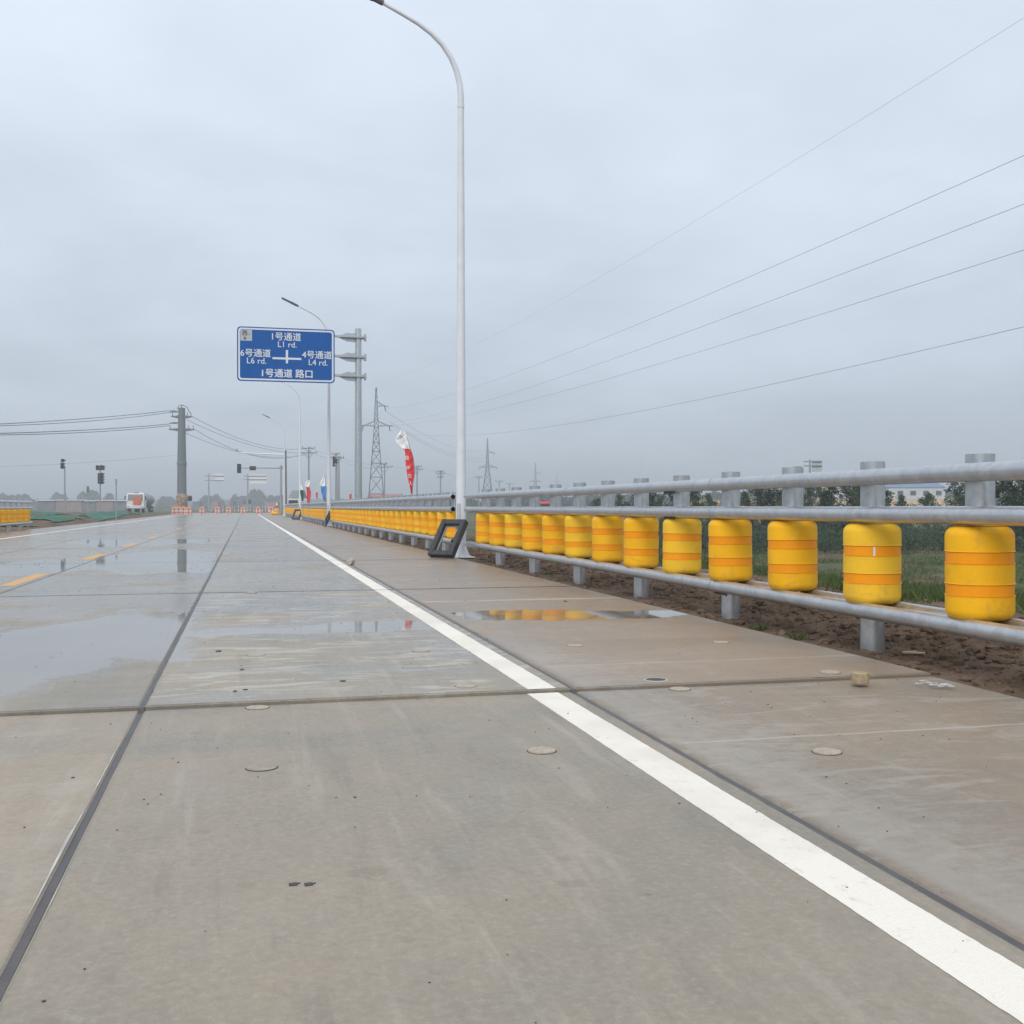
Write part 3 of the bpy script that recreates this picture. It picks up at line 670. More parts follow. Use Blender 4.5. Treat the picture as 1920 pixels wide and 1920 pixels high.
for Y_, dz, lab in ((18.8, -.03, 'nearest tall white lamp pole with curved arm, black frame at its foot'), (50.1, .35, 'second white street lamp, its curved arm rising behind the blue sign'), (77.2, .0, 'third street lamp, its arm just below the blue sign'), (109.5, .0, 'fourth and farthest lamp of the row, beside the grey camera mast')):
    root = thing('street_lamp', lab, 'street lamp', (3.71, Y_, 0), 0, 'white street lamps along the right edge')
    for nm, me in zip(('pole', 'arm', 'lamp_head'), LM): link(nm, me, root, (0, 0, 0 if nm == 'pole' else dz))
    if dz:
        g = MB(); g.tube([(0, 0, 8.0), (0, 0, 8.0 + dz + .05)], .056, 16); g.build('pole_extension', M_LAMP, root)
    g = MB()
    for k in range(4):
        a = k * math.pi / 2 + .4; g.prism([(.1, .012), (.19, .012), (.1, .22)], 1, -.004, .004)
        n0 = len(g.v) - 6
        for q in range(n0, n0 + 6):
            x, y, z = g.v[q]; g.v[q] = (x * math.cos(a) - y * math.sin(a), x * math.sin(a) + y * math.cos(a), z)
        g.box((.16 * math.cos(a + .78), .16 * math.sin(a + .78), .02), (.03, .03, .04))
    g.box((0, 0, .006), (.44, .44, .012)); g.build('base_flange', M_LAMP, root)
    g = MB(); g.bbox((-.052, -.074, .80), (.07, .012, .32), .004, 0, Matrix.Rotation(R(-35), 3, 'Z')); g.build('access_door', M_SGREY, root)

# dark square frames leaning on the lamp feet
def frame(label, p, ang, lean, W=.55, H=.74, bd=.10, th=.12):
    """p: middle of the bottom edge; ang: heading of the width axis; lean: tilt from upright"""
    root = thing('square_casing', label, 'frame', p, ang, 'dark square frames leaning on lamp poles')
    rx = Matrix.Rotation(-lean, 3, 'X')
    g = MB()
    for c, d in (((-(W - bd) / 2, 0, H / 2), (bd, th, H)), (((W - bd) / 2, 0, H / 2), (bd, th, H)), ((0, 0, bd / 2), (W - 2 * bd, th - .004, bd)), ((0, 0, H - bd / 2), (W - 2 * bd, th - .004, bd))):
        g.bbox(rx @ Vector(c) + Vector((0, 0, th / 2 * math.sin(lean))), d, .012, 0, rx)
    g.build('border', M_DARK, root)
    g = MB()
    iw, ih = W - 2 * bd, H - 2 * bd
    for c, d in (((-(iw / 2 - .01), th * .25, H / 2), (.02, .03, ih)), ((iw / 2 - .01, th * .25, H / 2), (.02, .03, ih)), ((0, th * .25, bd + .01), (iw - .04, .028, .02)), ((0, th * .25, H - bd - .01), (iw - .04, .028, .02))):
        g.bbox(rx @ Vector(c) + Vector((0, 0, th / 2 * math.sin(lean))), d, .004, 0, rx)
    g.build('inner_lip', M_GREYP, root)
def cam_dir(r_, f_): return math.atan2(-r_ * ST + f_ * CT, r_ * CT + f_ * ST)
pf = at(826, 18.75)
frame('large black open frame leaning on the foot of the nearest lamp pole', (pf.x, pf.y, 0), cam_dir(.80, -.60), R(33))
frame('brown-black frame seen nearly edge-on against the second lamp pole', (3.45, 49.5, 0), cam_dir(.35, -.93), R(26))
frame('small dark frame propped by the third lamp pole', (3.35, 76.2, 0), cam_dir(.75, -.6), R(22), .75)

# ------------------------------------------------------------------ BLUE SIGN
ZS = 47.6
def text_mesh(s, size, name='lettering', bold=0.012):
    cu = bpy.data.curves.new(name, 'FONT'); cu.body = s; cu.size = size; cu.align_x = 'CENTER'; cu.align_y = 'CENTER'; cu.extrude = .004; cu.resolution_u = 3
    o = bpy.data.objects.new(name, cu); COL.objects.link(o)
    dg = bpy.context.evaluated_depsgraph_get(); me = bpy.data.meshes.new_from_object(o.evaluated_get(dg)); bpy.data.objects.remove(o); bpy.data.curves.remove(cu)
    return me
ps = at(672, ZS)
sign = thing('direction_sign', 'large blue direction sign board hung from a galvanised pole by three arms', 'road sign', (ps.x, ps.y, 0), 0)
ztop = hz(617, ZS)
g = MB(); g.lathe([(.001, -1.2), (.165, -1.2), (.165, -.2), (.16, 3), (.135, ztop), (.001, ztop + .02)], 24); g.build('pole', M_GALV, sign)
# the sign is square to the road: local +X across the road
PW, PH = 4.13, 2.33
xr = -(672 - 628.5) / F * ZS / CT; xl = xr - PW
zc_ = hz(671, ZS - .2); panel_y = -.28
def rrect(w_, h_, r_, n=6):
    out = []
    for cx, cy, a0 in ((w_ / 2 - r_, h_ / 2 - r_, 0), (-w_ / 2 + r_, h_ / 2 - r_, 90), (-w_ / 2 + r_, -h_ / 2 + r_, 180), (w_ / 2 - r_, -h_ / 2 + r_, 270)):
        for k in range(n + 1): a = R(a0 + 90 * k / n); out.append((cx + r_ * math.cos(a), cy + r_ * math.sin(a)))
    return out
g = MB(); g.prism(rrect(PW, PH, .16), 1, -.02, .02); panel = g.build('sign_panel', M_SIGN, sign, ((xl + xr) / 2, panel_y, zc_))
g = MB(); o_, i_ = rrect(PW - .10, PH - .10, .13), rrect(PW - .24, PH - .24, .09); n = len(o_)
g.add([(x, -.024, z) for x, z in o_ + i_], [(k, (k + 1) % n, n + (k + 1) % n, n + k) for k in range(n)]); g.build('border', M_SWHITE, panel)
def embolden(me, d):
    if d <= 0: return
    V = [q.co.copy() for q in me.vertices]; P = [tuple(p.vertices) for p in me.polygons]; n = len(V); mt = me.materials[0]; VV = []; FF = []
    for k, (ax, az) in enumerate(((0, 0), (-d, 0), (d, 0), (0, d * .8), (0, -d * .8))):
        VV += [v + Vector((ax, -.0012 * k, az)) for v in V]; FF += [tuple(i + k * n for i in p) for p in P]
    me.clear_geometry(); me.from_pydata(VV, [], FF); me.update()
def sx(u): return (u - .5) * PW
def sz(v_): return (.5 - v_) * PH
def put_text(s, u, v_, width, bold=.012, mt=M_SWHITE, stretch=1.0, parent=None, y=-.026):
    me = text_mesh(s, .4, bold=bold); xsv = [q.co.x for q in me.vertices]; wd = max(xsv) - min(xsv); cx = (max(xsv) + min(xsv)) / 2
    yv = [q.co.y for q in me.vertices]; cy = (max(yv) + min(yv)) / 2; k = width * PW / wd
    for q in me.vertices: q.co = Vector(((q.co.x - cx) * k, q.co.z * .5, (q.co.y - cy) * k * stretch))
    me.materials.clear(); me.materials.append(mt); me.name = 'lettering'; embolden(me, bold * width * 1.3)
    return link('lettering', me, parent or panel, (sx(u), y, sz(v_)))
put_text('1号通道', .502, .158, .295, .013)
put_text('L1 rd.', .51, .305, .19, .011)
put_text('6号通道', .187, .478, .305, .013)
put_text('L6 rd.', .198, .622, .195, .011)
put_text('4号通道', .815, .476, .305, .013)
put_text('L4 rd.', .828, .620, .195, .011)
put_text('1号通道 路口', .510, .838, .515, .013)
g = MB()
g.box((sx(.506), -.0245, sz(.565)), (.295 * PW, .009, .085)); g.box((sx(.506), -.0255, sz(.53)), (.095, .009, .248 * PH)); g.prism([(sx(.506) + a * .10, sz(.57) + b_ * .10) for a, b_ in ((1, 0), (0, 1), (-1, 0), (0, -1))], 1, -.0315, -.021)
g.build('junction_diagram', M_SWHITE, panel)
g = MB(); g.box((sx(.092), -.0235, sz(.160)), (.118 * PW, .007, .20 * PH)); plate = g.build('compass_plate', M_SGREY, panel)
put_text('西', .078, .120, .052, .02, M_BLACK, 1, panel, -.0285); put_text('W', .122, .14, .020, .0, M_BLACK, 1, panel, -.0285)
g = MB(); g.prism([(sx(.066), sz(.235)), (sx(.092), sz(.235)), (sx(.079), sz(.175))], 1, -.031, -.026); g.build('north_arrow', M_BLACK, panel)
for py in (633, 670, 706):
    z = hz(py, ZS); g = MB()
    g.bbox(((xl + .25) / 2 + .05, panel_y + .10, z), (abs(xl) + .2, .09, .10), .01)
    x0 = -.95
    g.prism([(-.06, -.12), (-.06, .12), (-.5, .10), (x0, .04), (x0, -.04), (-.5, -.10)], 2, z - .03, z + .03)
    g.prism([(x0, z), (-.45, z + .20), (-.30, z + .16), (-.12, z + .2), (-.12, z - .02)], 1, -.012, .012)
    g.prism([(x0, z), (-.10, z + .02), (-.10, z - .24), (-.5, z - .2)], 1, -.03, -.018)
    g.tube([(0, 0, z - .07), (0, 0, z + .07)], .172, 20); g.bbox((.30, 0, z), (.10, .16, .30), .01); g.bbox((.22, 0, z), (.2, .12, .16), .01)
    g.build('arm', M_GALV, sign)

# ------------------------------------------------------------------ BIG STEEL POLE, UTILITY POLES, PYLONS, WIRES
def insul(g, p, h=.35, r_=.05): g.tube([p, Vector(p) + Vector((0, 0, h))], [r_, r_ * .6], 6)
ZP = 140; pp = at(341, ZP)
bp_ = thing('power_pole', 'massive grey-green steel power pole ringed by checkered barriers, left of centre', 'power pole', pp, FACE)
zt = hz(765, ZP)
g = MB(); g.lathe([(.001, 0), (.60, 0), (.57, hz(872, ZP)), (.63, hz(872, ZP) + .02), (.63, hz(871, ZP) + .25), (.565, hz(871, ZP) + .3), (.42, zt), (.001, zt)], 24); g.build('shaft', M_BIGP, bp_)
for py, hw in ((782, 1.35), (806, 1.65)):
    z = hz(py, ZP); g = MB()
    for s_ in (-1, 1): g.prism([(s_ * .3, z - .22), (s_ * .3, z + .22), (s_ * hw, z + .10), (s_ * hw, z)], 1, -.2, .2)
    for xx in (-hw + .15, hw - .15, hw * .55): insul(g, (xx, 0, z + .1), .5, .06)
    g.build('crossarm', M_DGREY, bp_)
g = MB(); g.tube([(-.6, 0, zt - .2), (-.4, 0, zt + .25), (0, 0, zt + .42), (.7, 0, zt + .1), (1.1, 0, zt - .7)], .04, 6); insul(g, (0, 0, zt), .45, .06); g.build('jumper_wire', M_WIRE, bp_)
for py in (772, 793):
    z = hz(py, ZP); g = MB(); g.tube([(-.5, 0, z), (-1.0, 0, z), (-1.6, 0, z - .03)], [.09, .12, .06], 8); g.build('strain_insulator', M_DGREY, bp_)
g = MB(); g.lathe([(.64, .6), (.72, .9), (.68, 1.7), (.76, 2.1), (.66, 2.5), (.60, 2.55)], 16); g.box((.95, -.1, 2.0), (.55, .5, .7)); g.box((-.5, -.45, .9), (.6, .3, .7)); g.build('wrapping', M_WRAP, bp_)
g = MB(); g.bbox((1.15, -.3, 1.95), (.5, .35, .65), .1); g.build('dark_bag', M_BLACK, bp_)
g = MB(); g.box((-.55, -.35, 4.6), (.12, .1, 1.1)); g.build('number_plate', M_SWHITE, bp_)

def utility_pole(label, px, top, Z, arms=((0, 1.0), (.9, 1.5)), r_=.17, base=-.5, mt=M_CONC2, ang=0.0):
    p = at(px, Z); z = hz(top, Z); root = thing('utility_pole', label, 'utility pole', (p.x, p.y, 0), FACE + ang, 'concrete utility poles carrying the distribution line')
    g = MB(); g.lathe([(.001, base), (r_, base), (r_ * .65, z), (.001, z)], 10); g.build('shaft', mt, root)
    for d, hw in arms:
        g = MB(); g.box((0, -.15, z - d - .15), (2 * hw, .12, .14))
        g.tube([(-hw * .6, -.15, z - d - .15), (0, -.1, z - d - .15 - hw * .7)], .04, 5); g.tube([(hw * .6, -.15, z - d - .15), (0, -.1, z - d - .15 - hw * .7)], .04, 5)
        for xx in (-hw + .1, 0.35, hw - .1): insul(g, (xx, -.15, z - d - .1), .35, .07)
        g.build('crossarm', M_DGREY, root)
    return z
utility_pole('utility pole with two crossarms just left of the second lamp pole', 579, 838, 200, ((.1, 1.25), (.95, 1.6)), .2)
utility_pole('taller of the twin utility poles between second lamp and blue sign pole', 630, 849, 215, ((.1, .8), (.9, 1.0)), .2)
utility_pole('shorter of the twin utility poles left of the blue sign pole', 635.5, 856, 205, ((.1, 1.0),), .2)
utility_pole('utility pole in front of the large pylon, crossarms at its right leg', 721, 868, 235, ((.1, .6), (.75, 1.8)), .17)
utility_pole('utility pole immediately right of the tall red banner', 782, 873, 250, ((.1, 1.1), (.75, 1.4)), .22)
utility_pole('utility pole with a transformer, midway between banner and near lamp pole', 826, 882, 265, ((.1, .9), (.6, 1.2), (1.5, .8)), .2)
utility_pole('utility pole just left of the second pylon', 898, 893, 330, ((.1, 1.2),), .2)
utility_pole('utility pole between the second and third pylons', 936, 901, 380, ((.1, 1.4),), .22)
utility_pole('faint utility pole left of the third pylon', 955, 906, 430, ((.1, 1.5),), .25)

def pylon(label, px, top, Z, base_w, arms, mem, base=-1.2):
    """arms: (height fraction, left reach, right reach) in metres"""
    p = at(px, Z); H = hz(top, Z) - base; root = thing('lattice_pylon', label, 'pylon', (p.x, p.y, base), FACE + .12, 'lattice power pylons')
    def hw(f): return base_w / 2 * (1 - f / .62) + .62 * (f / .62) if f < .62 else .62 + (.12 - .62) * (f - .62) / .38 * (1 if f > .62 else 0)
    levels = [0, .17, .30, .41, .5, .57, .63, .69, .75, .80, .85, .90, .95, 1.0]
    g = MB()
    cs = ((-1, -1), (1, -1), (1, 1), (-1, 1))
    for a, b_ in zip(levels, levels[1:]):
        wa, wb = hw(a), hw(b_); za, zb = a * H, b_ * H
        for i, (cx, cy) in enumerate(cs):
            g.tube([(cx * wa, cy * wa, za), (cx * wb, cy * wb, zb)], mem * (1.0 if a < .6 else .8), 4, caps=False)
            nx_, ny_ = cs[(i + 1) % 4]
            g.tube([(cx * wa, cy * wa, za), (nx_ * wb, ny_ * wb, zb)], mem * .55, 4, caps=False)
            g.tube([(nx_ * wa, ny_ * wa, za), (cx * wb, cy * wb, zb)], mem * .55, 4, caps=False)
            g.tube([(cx * wb, cy * wb, zb), (nx_ * wb, ny_ * wb, zb)], mem * .55, 4, caps=False)
    g.build('tower_body', M_LAT, root)
    for f, L, Rr in arms:
        g = MB(); z = f * H; wv = hw(f)
        for s_, reach in ((-1, L), (1, Rr)):
            if not reach: continue
            tip = Vector((s_ * reach, 0, z + .1))
            for cy in (-1, 1):
                g.tube([(s_ * wv, cy * wv, z), tip], mem * .75, 4, caps=False); g.tube([(s_ * wv, cy * wv, z + H * .035), tip], mem * .75, 4, caps=False)
                for q in (.33, .66):
                    a = Vector((s_ * wv, cy * wv, z)).lerp(tip, q); b_ = Vector((s_ * wv, cy * wv, z + H * .035)).lerp(tip, q - .2 if q > .5 else q); g.tube([a, b_], mem * .5, 4, caps=False)
            g.tube([tip, tip + Vector((s_ * .25, 0, -1.3))], [.14, .10], 6); g.tube([tip, tip + Vector((s_ * .9, 0, -.15))], .10, 6)
        g.build('crossarm', M_LAT, root)
    return root
pylon('large lattice pylon standing between the blue sign pole and the red banner', 705.5, 727, 260, 4.3, ((.855, 0, 2.0), (.70, 3.1, 3.1)), .085)
pylon('second, smaller lattice pylon just right of the near lamp pole', 914, 822, 520, 6.4, ((.80, 0, 3.0), (.60, 3.6, 4.2)), .13)
pylon('third, faint distant pylon right of the second one', 1004, 868, 830, 6, ((.78, 0, 3.5), (.6, 4, 4)), .15)
pylon('faintest pylon of the row, nearly lost in haze', 1044, 890, 1150, 6, ((.78, 0, 4), (.6, 4, 4)), .17)

def wire(label, pts, r_, grp='overhead wires'):
    g = MB(); o0 = Vector(pts[0]); g.tube([Vector(p) - o0 for p in pts], r_, 5); o = g.build('overhead_wire', M_WIRE, None, o0); tag(o, label, 'wire', grp)
def sagwire(label, A, B, sag, r_=.02, n=24, grp='overhead wires'):
    pa, pb = at(A[0], A[2], hz(A[1], A[2])), at(B[0], B[2], hz(B[1], B[2]))
    wire(label, [pa.lerp(pb, k / n) - Vector((0, 0, 4 * sag * (k / n) * (1 - k / n))) for k in range(n + 1)], r_, grp)
def big_wire(label, px0, smp, r_=.0105):
    """through three sighted points; s=0 at the pylon 260 m off, s=1 45 m off"""
    r0, r1 = (px0 - 960) / F * 260, .4752 * 45
    def s_of(px): t = (px - 960) / F; return (t * 260 - r0) / ((r1 - r0) + t * 215)
    P = [(s_of(px), hz(py, 260 - 215 * s_of(px))) for px, py in smp]
    def z(s):
        out = 0
        for i, (si, zi) in enumerate(P):
            l = 1
            for j, (sj, _) in enumerate(P):
                if i != j: l *= (s - sj) / (si - sj)
            out += l * zi
        return out
    pts = []
    for k in range(61):
        s = 1.12 * k / 60; Z = 260 - 215 * s; r = r0 + (r1 - r0) * s
        pts.append(Vector((r * CT + Z * ST, -r * ST + Z * CT, z(s))))
    wire(label, pts, r_, 'high voltage wires over the right side')
big_wire('highest and faintest of the five long wires crossing the right sky', 708, ((912, 636), (1308, 412), (1920, 34)), .006)
big_wire('second highest of the five long wires in the right sky', 722, ((880, 729), (1422, 512), (1920, 292)))
big_wire('middle one of the five long wires in the right sky', 731, ((880, 761), (1584, 512), (1920, 383)))
big_wire('fourth from the top of the five long wires in the right sky', 731, ((880, 777), (1422, 626), (1920, 469)))
big_wire('lowest of the five long wires in the right sky', 731, ((880, 816), (1422, 726), (1920, 613)))
G2 = 'distribution wires on the big steel pole'
for k, (A, B, sg, r_, lab) in enumerate((
    ((361, 781, 140), (576, 841, 200), 1.5, .028, 'topmost sagging wire from the big steel pole to the utility pole'),
    ((350, 787, 140), (570, 850, 200), 1.1, .028, 'second sagging wire right of the big steel pole'),
    ((367, 806, 140), (573, 850, 200), 2.1, .028, 'third sagging wire right of the big steel pole'),
    ((348, 812, 140), (586, 850, 200), 1.75, .028, 'lowest sagging wire right of the big steel pole'),
    ((328, 769, 140), (-60, 798, 92), .2, .034, 'upper wire of the upper pair left of the big steel pole'),
    ((328, 772, 140), (-60, 800, 92), .35, .030, 'lower wire of the upper pair left of the big steel pole'),
    ((318, 795, 140), (-60, 814, 92), .2, .038, 'upper wire of the lower pair left of the big steel pole'),
    ((318, 798, 140), (-60, 816, 92), .3, .034, 'lower wire of the lower pair left of the big steel pole'),
    ((335, 853, 150), (-60, 876, 140), .3, .012, 'single faint wire low in the left sky'),
    ((582, 840, 200), (630, 851, 215), .4, .02, 'upper short wire between the crossarmed utility poles'),
    ((586, 848, 200), (632, 858, 215), .5, .02, 'lower short wire between the crossarmed utility poles'),
    ((634, 856, 210), (722, 868, 235), .8, .018, 'upper wire passing behind the blue sign pole'),
    ((636, 862, 210), (730, 874, 235), 1.0, .018, 'lower wire passing behind the blue sign pole'),
    ((722, 869, 235), (782, 876, 250), .6, .016, 'wire between pylon leg and red banner'),
    ((782, 876, 250), (826, 884, 265), .4, .016, 'wire from banner-side pole to the transformer pole'),
    ((826, 884, 265), (898, 895, 330), .8, .02, 'wire passing behind the near lamp pole'))):
    sagwire(lab, A, B, sg, r_, grp=G2)
# lines running on from the big pylon to the second one
for (pa, pb, lab) in (((722, 770), (912, 845), 'upper line from the large pylon down to the second pylon'), ((731, 790), (918, 858), 'middle line from the large pylon to the second pylon'), ((733, 795), (921, 864), 'lower line from the large pylon to the second pylon')):
    sagwire(lab, (pa[0], pa[1], 260), (pb[0], pb[1], 520), 3.5, .03, grp='lines between the pylons')

# ------------------------------------------------------------------ TRAFFIC LIGHTS, MASTS, FAR SIGNS
def sighead(g, c, w_, h_, d=.28):
    g.bbox(c, (w_, d, h_), .03)
def lens_row(root, c, w_, h_, n, vert, y):
    g = MB()
    for k in range(n):
        o_ = (k - (n - 1) / 2) * (h_ if vert else w_) / n
        q = Vector(c) + (Vector((0, 0, o_)) if vert else Vector((o_, 0, 0)))
        g.tube([q + Vector((0, y, 0)), q + Vector((0, y - .14, 0))], [.13, .14], 12)
    g.build('lens_hoods', M_BLACK, root)
Zt = 135; p = at(527, Zt)
tl = thing('traffic_light', 'mast-arm traffic light reaching left over the far road, two dark heads', 'traffic light', p, FACE)
za = hz(877.5, Zt)
g = MB(); g.lathe([(.001, -.2), (.15, -.2), (.10, za + .35), (.001, za + .35)], 12); g.tube([(0, 0, za - .15), (0, 0, za + .25)], .2, 12); g.build('mast', M_GREYP, tl)
g = MB(); g.tube([(0, 0, za), (-(527 - 450) / F * Zt, 0, za)], [.09, .05], 8); g.build('arm', M_GREYP, tl)
g = MB(); sighead(g, (-(527 - 449) / F * Zt, -.15, hz(878.5, Zt)), .48, 1.15); h = g.build('signal_head', M_BLACK, tl); lens_row(h, (-(527 - 449) / F * Zt, -.3, hz(878.5, Zt)), .4, 1.0, 3, True, 0)
g = MB(); sighead(g, (-(527 - 474.5) / F * Zt, -.15, hz(878, Zt)), .76, .52); g.build('countdown_display', M_BLACK, tl)
Zt = 118; p = at(535.5, Zt)
cm = thing('camera_mast', 'grey surveillance mast with a long thin arm and camera, beside the fourth lamp', 'camera mast', p, FACE)
za = hz(849.5, Zt)
g = MB(); g.lathe([(.001, -.2), (.17, -.2), (.12, za + .3), (.001, za + .3)], 12); g.build('mast', M_DGREY, cm)
g = MB(); g.tube([(0, 0, za - .2), (-(535 - 440) / F * Zt, 0, za + .05)], [.09, .05], 8); g.build('arm', M_LAMP, cm)
xx = -(535 - 443.5) / F * Zt; g = MB(); g.tube([(xx, 0, za), (xx, 0, za + .45)], .035, 6); g.bbox((xx, -.1, za + .38), (.24, .4, .2), .03); g.build('camera', M_SGREY, cm)

def ped_light(label, px, base, top, Z, heads):
    p = at(px, Z); r_ = thing('traffic_light', label, 'traffic light', (p.x, p.y, 0), FACE, 'post-mounted traffic lights')
    zt_ = hz(top, Z); g = MB(); g.lathe([(.001, -.3), (.10, -.3), (.07, zt_), (.001, zt_)], 10); g.build('post', M_GREYP, r_)
    for dx, py0, py1, w_ in heads:
        z0, z1 = hz(py1, Z), hz(py0, Z); x_ = dx / F * Z; ww = w_ / F * Z
        g = MB(); g.bbox((x_, -.12, (z0 + z1) / 2), (ww, .26, z1 - z0), .03); n_ = max(1, round((z1 - z0) / .35))
        for k in range(n_):
            zz = z0 + (z1 - z0) * (k + .7) / n_; g.prism([(x_ + ww * .5, zz), (x_ + ww * .5, zz - .22), (x_ + ww * .5 + .2, zz + .02)], 1, -.24, -.02)
        g.build('signal_head', M_BLACK, r_)
ped_light('leftmost traffic light post, its two dark heads turned aside', 121.5, 963, 874, 120, ((-3.2, 860.5, 866.5, 5), (-4.0, 867.5, 879, 5)))
ped_light('traffic light post with paired square lamps above a tall narrow head', 188, 962, 872, 125, ((-4.7, 872.5, 881.5, 4.6), (4.1, 872.5, 881.5, 6), (3.4, 886.5, 907.5, 5), (-2.6, 887, 907, 1.6)))
ped_light('dark signal head peeking out behind the second lamp pole', 632, 950, 868, 130, ((-6.2, 855.5, 875, 3.0), (-2.4, 860, 869, 5)))
def slim_sign(label, px, top, Z, ph, pw, mt=M_DGREY):
    p = at(px, Z); r_ = thing('sign_post', label, 'sign post', (p.x, p.y, 0), FACE, 'slim sign posts on the left verge'); zt_ = hz(top, Z)
    g = MB(); g.lathe([(.001, -.2), (.045, -.2), (.045, zt_), (.001, zt_)], 8); g.build('post', M_GREYP, r_)
    g = MB(); g.bbox((.02, -.07, zt_ - ph / 2), (pw, .03, ph), .008); g.build('sign_plate', mt, r_)
slim_sign('short sign post with a narrow dark plate between the two left traffic lights', 165, 912, 122, .7, .30)
slim_sign('slim grey post with a plate seen edge-on, in front of the truck', 218, 898, 79, .42, .16, M_GREYP)

def back_sign(label, px, top, Z, panel_px, arms_py, grid, mt=M_CW):
    p = at(px, Z); r_ = thing('road_sign', label, 'road sign', (p.x, p.y, 0), FACE, 'distant road signs seen from behind'); zt_ = hz(top, Z)
    g = MB(); g.lathe([(.001, -.5), (.20, -.5), (.14, zt_), (.001, zt_)], 10); g.build('pole', M_GREYP, r_)
    a, b_, c, d = panel_px; x0, x1 = (a - px) / F * Z, (b_ - px) / F * Z; z1, z0 = hz(c, Z), hz(d, Z)
    g = MB(); g.bbox(((x0 + x1) / 2, .15, (z0 + z1) / 2), (abs(x1 - x0), .05, z1 - z0), .01); pn = g.build('sign_panel', mt, r_)
    g = MB()
    for k in range(grid): g.box((x0 + (x1 - x0) * (k + .5) / grid, .09, (z0 + z1) / 2), (.06, .05, (z1 - z0) * .96))
    g.build('stiffeners', M_SGREY, pn)
    for py in arms_py:
        g = MB(); z = hz(py, Z); g.tube([(-.9, 0, z), (x1, 0, z)], .07, 6); g.build('arm', M_DGREY, r_)
back_sign('distant pale sign board right of the big steel pole, seen from behind', 391.5, 888, 250, (401.5, 419.5, 888.5, 902.5), (892.5, 901), 5)
back_sign('wider distant pale sign board under the mast-arm traffic light', 464.5, 889, 250, (466, 499.5, 890, 907), (892.5, 899), 8)
back_sign('grey sign board with frame rising above the top rail at the right', 1518.5, 862, 150, (1523, 1541.5, 862.5, 884), (865.5, 873.5), 1, M_SGREY)
back_sign('small grey sign arm poking out behind a barrier post at the right', 1500, 874, 165, (1485, 1503, 875, 884), (875.5, 882.5), 1, M_SGREY)

# ------------------------------------------------------------------ BANNERS
def banner(label, px, Z, py_top, outline, split, mats, glyphs=()):
    """outline: list of (dx px, py, half-width px) down the cloth; split: py where the lower colour starts"""
    p = at(px, Z); r_ = thing('feather_banner', label, 'banner', (p.x, p.y, 0), FACE, 'feather banners behind the right-hand barrier')
    def cloth(rows, mt, nm):
        g = MB(); n = 14; vs = []
        pts = []
        for i in range(len(rows) - 1):
            for k in range(6): pts.append([rows[i][q] + (rows[i + 1][q] - rows[i][q]) * k / 6 for q in range(3)])
        pts.append(list(rows[-1]))
        for dx, py, hw_ in pts:
            for k in range(n + 1):
                u = k / n * 2 - 1; vs.append(((dx + u * hw_) / F * Z, .03 * math.sin(u * 3 + py * .07) + .008 * math.sin(py * .5 + u * 3), hz(py, Z)))
        g.add(vs, [(j * (n + 1) + k, j * (n + 1) + k + 1, (j + 1) * (n + 1) + k + 1, (j + 1) * (n + 1) + k) for j in range(len(pts) - 1) for k in range(n)], 0, True)
        o = g.build(nm, mt, r_); s_ = o.modifiers.new('thick', 'SOLIDIFY'); s_.thickness = .006; return o
    def interp(py):
        for a, b_ in zip(outline, outline[1:]):
            if a[1] <= py <= b_[1]:
                q = (py - a[1]) / (b_[1] - a[1]); return tuple(a[k] + (b_[k] - a[k]) * q for k in range(3))
    up = [o_ for o_ in outline if o_[1] < split] + [interp(split)]; lo = [interp(split + .01)] + [o_ for o_ in outline if o_[1] > split + .01]
    cw = cloth(up, mats[0], 'upper_cloth'); cr_ = cloth(lo, mats[1], 'lower_cloth')
    g = MB(); pts = [((o_[0] + o_[2]) / F * Z, .03, hz(o_[1], Z)) for o_ in outline if o_[1] >= split - 30]
    pts.append((outline[-1][0] / F * Z + .0, .03, -.1)); g.tube(pts[::-1], [.02] + [.014] * (len(pts) - 2) + [.006], 6); g.build('pole', M_GREYP, r_)
    return r_, cw, cr_
Zb = 30.6
br_, cw, cr_ = banner('tall feather banner, white top and red lower part, right of the pylon', 766, Zb, 803, [(-11.0, 804, 0.50), (-11.0, 810, 5.00), (-12.8, 818, 8.75), (-13.2, 826, 11.75), (-10.2, 832, 10.75), (-6.5, 838, 8.50), (-2.4, 843, 5.65), (-0.6, 847, 5.65), (0.8, 856, 7.05), (1.6, 866, 7.65), (2.6, 874, 7.65), (3.5, 880, 7.45), (4.2, 887, 7.20), (4.3, 892, 6.30), (4.2, 903, 3.75), (4.9, 911, 2.40), (5.7, 925, 0.90)], 841.5, (M_CW, M_RED))
PW_s = PW
def glyph(s, dx, py, size, mt, parent, bold=.02, rot=0):
    me = text_mesh(s, size, bold=bold)
    c_ = sum((q.co for q in me.vertices), Vector()) / max(1, len(me.vertices)); ca_, sa_ = math.cos(rot), math.sin(rot)
    for q in me.vertices:
        x, y, z = q.co - c_; q.co = Vector((x * ca_ - y * sa_, z * .3, x * sa_ + y * ca_))
    me.materials.clear(); me.materials.append(mt); link('lettering', me, parent, (dx / F * Zb, -.085, hz(py, Zb)))
for s, dx, py in (('昆', -2.0, 860), ('中', -.3, 877), ('交', 2.8, 893), ('人', 4.6, 907)): glyph(s, dx, py, .125, M_CW, cr_)
g = MB()     # crossed-strokes emblem and a small character block on the white part
for a, b_ in (((-17, 816), (-8, 823)), ((-16, 823), (-7, 815.5))): 
    pa, pb = [Vector((q[0] / F * Zb, -.085, hz(q[1], Zb))) for q in (a, b_)]; g.tube([pa, pa.lerp(pb, .5) + Vector((0, -.005, .0)), pb], .008, 6)
